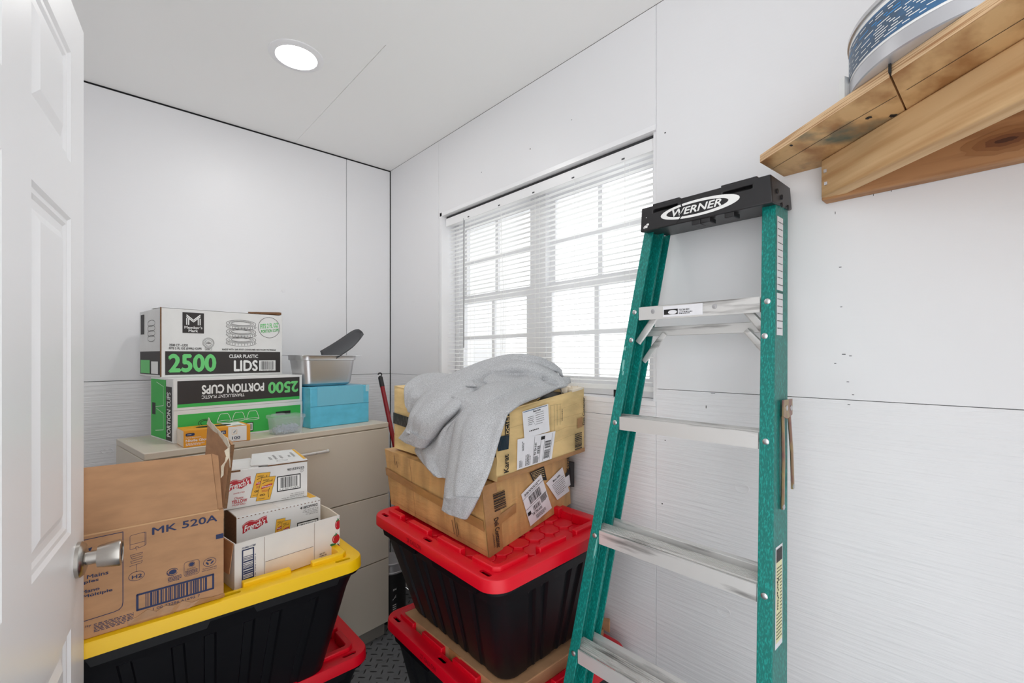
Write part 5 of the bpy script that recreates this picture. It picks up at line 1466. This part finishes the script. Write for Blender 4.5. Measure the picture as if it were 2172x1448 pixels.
for i in range(5):
    z = 1.46 - 0.3048 * i
    ya, yb = yr(z) + 0.0048, yl(z) - 0.0048
    x0 = xf(z)
    st = MB()
    fh = 0.036
    st.box((x0 + 0.0052, ya, z - 0.004), (x0 + 0.0520, yb, z))
    # front apron lies between the flanges
    xa = xf(z - fh / 2)
    st.box((xa - 0.0012, yr(z) + 0.0305, z - fh), (xa + 0.0030, yl(z) - 0.0305, z))
    st.box((x0 + 0.0490, ya, z - 0.030), (x0 + 0.0520, yb, z - 0.004))
    step = MB()
    step.v, step.f = [tuple(Vector(p) - LB) for p in st.v], st.f
    so = step.build('step', M['alu'], ld)
    for k in range(7):
        xx = x0 + 0.008 + k * 0.0064
        g = MB().box(Vector((xx, ya + 0.001, z)) - LB, Vector((xx + 0.0022, yb - 0.001, z + 0.0022)) - LB)
        g.build('tread_ridge', M['alu'], so)
    for yc, railo in ((yl(z) - 0.015, rl), (yr(z) + 0.015, rr_)):
        for dz in ((-0.018,) if i else (-0.012, -0.092)):
            zz = z + dz
            Mx = Matrix.Translation(Vector((xf(zz), yc, zz)) - LB) @ Matrix.Rotation(R(-90), 4, 'Y')
            MB().lathe([(0.0068, -0.001), (0.0068, 0.0012), (0.0045, 0.0028), (0.0015, 0.0032)], Mx, 14).build('rivet', M['rivet'], railo, smooth=True)
    # knee braces under the top step
    if i == 0:
        for ys_, s in ((yl(z), -1), (yr(z), 1)):
            p0 = Vector((x0 + 0.020, ys_ + s * 0.012, z - 0.098)) - LB
            p1 = Vector((x0 + 0.020, ys_ + s * 0.072, z - 0.022)) - LB
            MB().tube([p0, p0 * 0.5 + p1 * 0.5, p1], [0.010, 0.011, 0.010], 8, 0.45, Vector((1, 0, 0))).build('knee_brace', M['alu'], ld, smooth=True)
# front of the top step: data plate and bolts
z = 1.46
xs_ = xf(z - 0.018) - 0.0013
f = Face(Vector((xs_, yl(z) - 0.030, z - 0.036)) - LB, (0, -1, 0), (0, 0, 1), ld)
rect(f, (0.075, 0.004, 0.185, 0.033), M['paper'], 'data_sticker', 0.0004)
rect(f, (0.078, 0.010, 0.118, 0.024), M['inkblack'], 'sticker_mark', 0.0008)
poly(f, ell(0.103, 0.016, 0.013, 0.0055, 0, 360, 16)[:-1], M['paper'], 'sticker_mark', 0.0010)
text(f, 'YOU CAN USE IT', (0.121, 0.018, 0.150, 0.023), M['inkblack'], 0.01, n=0.0008)
fine_lines(f, (0.121, 0.009, 0.158, 0.0165), M['inkblack'], 2, n=0.0008)
for u in (0.045, 0.215):
    Mx = Matrix.Translation(f.map(u, 0.022, 0)) @ Matrix.Rotation(R(-90), 4, 'Y')
    MB().lathe([(0.0065, -0.001), (0.006, 0.0015), (0.002, 0.002)], Mx, 14).build('bolt', M['rivet'], ld, smooth=True)
# rear cross bars and their braces
for zb, hh in ((1.407, 0.026), (0.86, 0.022), (0.55, 0.022)):
    xb = xf(zb) + 0.066
    wb_ = MB().box(Vector((xb, yr(zb) + 0.010, zb - hh)) - LB, Vector((xb + 0.020, yl(zb) - 0.010, zb)) - LB)
    wb_.build('rear_bar', M['alu'], ld, bevel=0.001)
zb = 1.392
for ys_, s in ((yl(zb), -1), (yr(zb), 1)):
    p0 = Vector((xf(zb) + 0.066, ys_ + s * 0.016, zb - 0.085)) - LB
    p1 = Vector((xf(zb) + 0.062, ys_ + s * 0.085, zb - 0.005)) - LB
    MB().tube([p0, p0 * 0.5 + p1 * 0.5, p1], [0.008, 0.010, 0.008], 8, 0.45, Vector((1, 0, 0))).build('rear_brace', M['alu'], ld, smooth=True)
# top cap
cap = MB()
y0, y1 = -2.160, -1.812
def cap_ring(x, zlo, zhi, ya, yb):
    return [Vector(p) - LB for p in ((x, ya, zlo), (x, yb, zlo), (x, yb - 0.004, zhi), (x, ya + 0.004, zhi))]
cap.loops([cap_ring(-0.1600, 1.677, 1.744, y0, y1), cap_ring(-0.012, 1.692, 1.750, y0 + 0.004, y1 - 0.004)])
cm = cap.mesh('cap')
cut = MB()
for ya, yb, zc in ((-1.925, -1.852, 1.729), (-2.115, -2.045, 1.727)):
    cut.box(Vector((-0.19, ya, zc - 0.0045)) - LB, Vector((-0.140, yb, zc + 0.0045)) - LB)
for yc, hw, dz in ((-1.95, 0.02, 0.010), (-2.02, 0.035, 0.008)):
    cut.box(Vector((-0.20, yc - hw, 1.66)) - LB, Vector((-0.13, yc + hw, 1.673 + dz * 0.3)) - LB)
cm = boolean_cut(cm, cut.mesh('cut'))
co = link('top_cap', cm, M['capk'], ld, bevel=0.003)
for ya, yb in ((-1.93, -1.85), (-2.125, -2.04)):
    MB().box(Vector((-0.1585, ya, 1.742)) - LB, Vector((-0.03, yb, 1.7495)) - LB).build('grip_ridge', M['capk'], co, bevel=0.002)
for yy in (-1.975, -2.06, -2.00):
    MB().box(Vector((-0.157, yy - 0.012, 1.666)) - LB, Vector((-0.12, yy + 0.012, 1.679)) - LB).build('moulded_lug', M['capk'], co, bevel=0.002)
for (xx, zz) in ((-0.125, 1.712), (-0.095, 1.705), (-0.095, 1.686), (-0.05, 1.690)):
    Mx = Matrix.Translation(Vector((xx, y0 + 0.001, zz)) - LB) @ Matrix.Rotation(R(90), 4, 'X')
    MB().lathe([(0.006, -0.001), (0.006, 0.0012), (0.003, 0.0024)], Mx, 14).build('rivet', M['capk'], co, smooth=True)
f = Face(Vector((-0.1602, -1.877, 1.677)) - LB, (0, -1, 0), (-0.0, 0, 1), co)
ring = MB()
o_, i_ = ell(0.105, 0.031, 0.105, 0.0215, 0, 360, 48), ell(0.100, 0.031, 0.083, 0.0150, 0, 360, 48)
for k in range(48):
    ring.add([f.map(*o_[k], 0.0008), f.map(*o_[k + 1], 0.0008), f.map(*i_[k + 1], 0.0008), f.map(*i_[k], 0.0008)], [(0, 1, 2, 3)])
ring.build('logo_ring', M['pwhite'], co)
text(f, 'WERNER', (0.034, 0.0215, 0.166, 0.0405), M['pwhite'], 0.035, 0.25, n=0.0008)
strokes(f, [[(0.062, 0.064), (0.060, 0.048), (0.064, 0.040), (0.056, 0.026), (0.060, 0.018), (0.046, 0.002)]], 0.0030, M['inkblack'], 'crack', 0.0014)
# paint scuffs on the cap corner
for u, v, s in ((-0.047, 0.012, 0.008), (-0.040, 0.018, 0.005), (-0.052, 0.010, 0.004), (-0.045, 0.038, 0.002)):
    poly(f, [(u + s * math.cos(R(a)) * random.uniform(0.6, 1.2), v + s * 0.6 * math.sin(R(a)) * random.uniform(0.6, 1.2)) for a in range(0, 360, 45)], M['pwhite'], 'paint_scuff', 0.0006)
for z_, c, hz in ((1.30, 0.010, 0.020), (1.275, 0.014, 0.010), (0.80, 0.026, 0.030), (1.345, 0.006, 0.006)):
    vs_ = []
    for a in range(0, 360, 40):
        zz = z_ + hz * math.sin(R(a)) * random.uniform(0.6, 1.2)
        vs_.append(Vector((xf(zz) - 0.0006, yl(zz) - c - 0.005 * math.cos(R(a)) * random.uniform(0.4, 1.0), zz)) - LB)
    MB().add(vs_, [tuple(range(len(vs_)))]).build('paint_scuff', mat('pale_scuff', (120, 186, 178), 0.6), rl)
# stickers on the outer web of the near rail
def web_face(za):
    o = Vector((xf(za), yr(za), za)) - LB
    return o
def sticker(z0, z1, a0, a1, m, name='sticker', n=0.0006, parent=None):
    vs_ = []
    for z_, a in ((z0, a0), (z0, a1), (z1, a1), (z1, a0)):
        vs_.append(Vector((xf(z_) + a, yr(z_) - n, z_)) - LB)
    return MB().add(vs_, [(0, 1, 2, 3)]).build(name, m, parent or rr_)
sticker(1.475, 1.655, 0.010, 0.050, M['paper'], 'warning_sticker')
sticker(1.370, 1.468, 0.010, 0.050, M['paper'], 'warning_sticker')
b = MB()
rnd = random.Random(8)
for k in range(16):
    z_ = 1.385 + k * 0.017
    a = 0.014
    while a < 0.046:
        w_ = rnd.uniform(0.002, 0.006)
        b.add([Vector((xf(zz) + aa, yr(zz) - 0.0009, zz)) - LB for zz, aa in ((z_, a), (z_, a + w_), (z_ + 0.0022, a + w_), (z_ + 0.0022, a))], [(0, 1, 2, 3)])
        a += w_ + 0.002
b.build('small_print', M['ink'], rr_)
cream = mat('pale_yellow_sticker', (226, 224, 176), 0.5)
sticker(0.735, 0.925, 0.012, 0.054, M['paper'], 'instruction_sticker', 0.0005)
sticker(0.745, 0.905, 0.016, 0.050, cream, 'instruction_sticker', 0.0008)
sticker(0.895, 0.920, 0.016, 0.050, M['ink'], 'sticker_mark', 0.0011)
b = MB()
for k in range(22):
    z_ = 0.752 + k * 0.0062
    if 8 <= k <= 16:
        a, end = 0.038, 0.047
    else:
        a, end = 0.019, 0.047
    while a < end:
        w_ = rnd.uniform(0.002, 0.006)
        b.add([Vector((xf(zz) + aa, yr(zz) - 0.0011, zz)) - LB for zz, aa in ((z_, a), (z_, min(a + w_, 0.048)), (z_ + 0.002, min(a + w_, 0.048)), (z_ + 0.002, a))], [(0, 1, 2, 3)])
        a += w_ + 0.0016
b.build('small_print', M['ink'], rr_)
b = MB()
for k in range(12):
    z_ = 0.805 + k * 0.005
    a = 0.020 + rnd.uniform(0, 0.006)
    b.add([Vector((xf(zz) + aa, yr(zz) - 0.0011, zz)) - LB for zz, aa in ((z_, a), (z_, a + 0.006), (z_ + 0.004, a + 0.004), (z_ + 0.004, a))], [(0, 1, 2, 3)])
b.build('sticker_figure', M['ink'], rr_)
# folded spreader on the outer side
def sp(z_, a, n=0.0):
    return Vector((xf(z_) + a, yr(z_) - n, z_)) - LB
b = MB()
pl = [(1.225, 0.030), (1.225, 0.090), (1.190, 0.090), (1.183, 0.055), (1.190, 0.030)]
b.prism(pl, lambda z_, a: sp(z_, a, 0.006), lambda z_, a: sp(z_, a, 0.009))
spr = b.build('spreader_plate', M['brass'], ld)
for (z1_, a1, z2_, a2) in ((1.19, 0.038, 0.995, 0.042), (1.19, 0.080, 1.025, 0.108)):
    MB().tube([sp(z1_, a1, 0.005), sp((z1_ + z2_) / 2, (a1 + a2) / 2, 0.006), sp(z2_, a2, 0.004)], 0.0075, 8, 0.4, Vector((0, 1, 0))).build('spreader_arm', M['brass'], spr, smooth=True)
for z_, a in ((1.207, 0.050), (1.205, 0.080), (1.000, 0.042), (1.030, 0.107)):
    Mx = Matrix.Translation(sp(z_, a, 0.009 if z_ > 1.1 else 0.006)) @ Matrix.Rotation(R(90), 4, 'X')
    MB().lathe([(0.006, -0.003), (0.006, 0.001), (0.003, 0.0022)], Mx, 14).build('rivet', M['rivet'], spr, smooth=True)

# ================================================================== corner shelf
SHB = Vector((-0.15, -2.5, 1.69))
sh = thing('corner_shelf', 'bare plywood corner shelf on pine supports, high on the right wall', 'shelf', SHB)
def board(pts, z0, z1, m, name, bevel=0.0):
    return MB().prism(pts, lambda x, y: Vector((x, y, z0)) - SHB, lambda x, y: Vector((x, y, z1)) - SHB).build(name, m, sh, bevel=bevel)
front = lambda y: -0.138 + (y + 2.125) * (0.312 / 0.42)
zs0, zs1 = 1.786, 1.804
p1 = [(-0.001, -2.134), (-0.138, -2.125), (front(-2.3965), -2.3965), (-0.001, -2.3965)]
p2 = [(-0.001, -2.3995), (front(-2.3995), -2.3995), (front(-2.93), -2.93), (-0.001, -2.93)]
for pp in (p1, p2):
    s_ = board(pp, zs0, zs1, M['ply'], 'shelf_board')
    # pale veneer edge along the front
    (xa, ya), (xb, yb) = pp[1], pp[2]
    e = Vector((xb - xa, yb - ya, 0)).normalized()
    nn = Vector((e.y, -e.x, 0)) * -1
    if nn.x > 0:
        nn = -nn
    A, B_ = Vector((xa, ya, 0)), Vector((xb, yb, 0))
    MB().add([A + nn * 0.0006 + Vector((0, 0, zs0)) - SHB, B_ + nn * 0.0006 + Vector((0, 0, zs0)) - SHB, B_ + nn * 0.0006 + Vector((0, 0, zs1)) - SHB, A + nn * 0.0006 + Vector((0, 0, zs1)) - SHB], [(0, 1, 2, 3)]).build('veneer_edge', M['ply_edge'], s_)
bd = Vector((-0.652, -0.758, 0))
bn = Vector((0.758, -0.652, 0))
b0 = Vector((-0.043, -2.226, 0))
bm_ = MB().prism([(0, 0), (0.85, 0), (0.85, 0.038), (0.004, 0.038)], lambda x, y: Vector((x, y, 0)), lambda x, y: Vector((x, y, 0.0885))).build('support_beam', M['pine'], sh, bevel=0.003)
bm_.location = b0 + Vector((0, 0, 1.697)) - SHB
bm_.rotation_euler = (0, 0, math.atan2(bd.y, bd.x))
board([(-0.0385, -2.226), (-0.0385, -2.93), (-0.0006, -2.93), (-0.0006, -2.226)], 1.692, 1.7855, M['pine2'], 'wall_cleat', 0.003)
kf = Face(Vector((-0.0388, -2.30, 1.69)) - SHB, (0, -1, 0), (0, 0, 1), sh)
for k, (su, sv, c) in enumerate(((0.060, 0.024, (166, 118, 76)), (0.046, 0.017, (150, 102, 64)), (0.030, 0.010, (126, 80, 50)), (0.016, 0.004, (84, 50, 34)))):
    poly(kf, [(0.225 + su * math.cos(R(a)) * random.uniform(0.9, 1.1), 0.042 + sv * math.sin(R(a)) * random.uniform(0.85, 1.1)) for a in range(0, 360, 15)], mat('wood_knot_ring', c, 0.6), 'wood_knot', 0.0008 + 0.0003 * k)
# pencil line and burn marks underneath
uf = Face(Vector((0, 0, zs0)) - SHB, (0, 1, 0), (1, 0, 0), sh)
strokes(uf, [[(-2.128, -0.075), (-2.30, -0.198), (-2.395, -0.262)], [(-2.41, -0.272), (-2.62, -0.43), (-2.9, -0.64)]], 0.0012, M['inkblack'], 'pencil_line', 0.0006)
def blot(u, v, su, sv, m, seed):
    rnd_ = random.Random(seed)
    poly(uf, [(u + su * math.cos(R(a)) * rnd_.uniform(0.7, 1.2), v + sv * math.sin(R(a)) * rnd_.uniform(0.6, 1.2)) for a in range(0, 360, 24)], m, 'wood_mark', 0.0006 + seed * 0.00002)
blot(-2.345, -0.205, 0.006, 0.007, M['inkblack'], 1)
blot(-2.378, -0.180, 0.006, 0.008, M['inkblack'], 2)
blot(-2.205, -0.185, 0.003, 0.006, M['inkblack'], 3)
for z_, u in ((1.755, 0.016), (1.725, 0.018)):
    p = b0 + bd * u + Vector((0, 0, z_)) - bn * 0.0008 - SHB
    MB().box(p - Vector((0.003, 0.003, 0.0035)), p + Vector((0.003, 0.003, 0.0035))).build('screw_head', M['tin'], sh)

# --- round tin on the shelf
TZ = 1.8045
TC = (-0.215, -2.520)
tn = thing('round_tin', 'wide round silver tin with slate blue label lying on the corner shelf', 'tin', (TC[0], TC[1], TZ))
TR = 0.200
MB().lathe([(TR - 0.002, 0.0), (TR, 0.002), (TR, 0.098)], None, 72, True, False).build('tin_body', M['tin'], tn, smooth=True)
MB().lathe([(TR, 0.096), (TR + 0.003, 0.097), (TR + 0.003, 0.104), (TR, 0.106), (TR - 0.006, 0.104), (TR - 0.01, 0.098)], None, 72, False, True).build('tin_rim', M['steel'], tn, smooth=True)
MB().lathe([(TR + 0.0004, 0.026), (TR + 0.0004, 0.092)], None, 72, False, False).build('label', M['pwhite'], tn, smooth=True)
MB().lathe([(TR + 0.0007, 0.030), (TR + 0.0007, 0.086)], None, 72, False, False).build('label', M['lblblue'], tn, smooth=True)
class Cyl:
    def __init__(self, r, parent):
        self.r, self.parent = r, parent
    def map(self, u, v, n=0.0):
        a = u / self.r
        return Vector(((self.r + n) * math.cos(a), (self.r + n) * math.sin(a), v))
cyl = Cyl(TR + 0.0008, tn)
a0 = R(108) * TR
for k in range(11):
    v = 0.034 + k * 0.0044
    fine_lines(cyl, (a0 + 0.10 * (k % 2), v, a0 + 0.24 + 0.10 * (k % 2), v + 0.0026), M['cyan'] if k in (7, 8) else M['pwhite'], 1, n=0.0003, seed=50 + k, thick=0.55)
MB().prism([(-0.280, -2.322), (-0.236, -2.338), (-0.229, -2.330), (-0.273, -2.312)], lambda x, y: Vector((x, y, TZ)) - Vector((0, 0, 0)), lambda x, y: Vector((x, y, TZ + 0.042))).build('card_block', M['wbox'])
cb = bpy.data.objects['card_block']
tag(cb, 'small white card piece standing on the shelf beside the round tin', 'card')
kr = MB().prism([(-0.347, -2.396), (-0.330, -2.396), (-0.330, -2.3995), (-0.347, -2.3995)], lambda x, y: Vector((x - 0.002, y, 1.79)), lambda x, y: Vector((x, y, 1.828))).build('rubber_strip', M['inkblack'])
tag(kr, 'thin black strip sticking up from the joint between the shelf boards', 'strip')

bpy.data.scenes.remove(scratch)
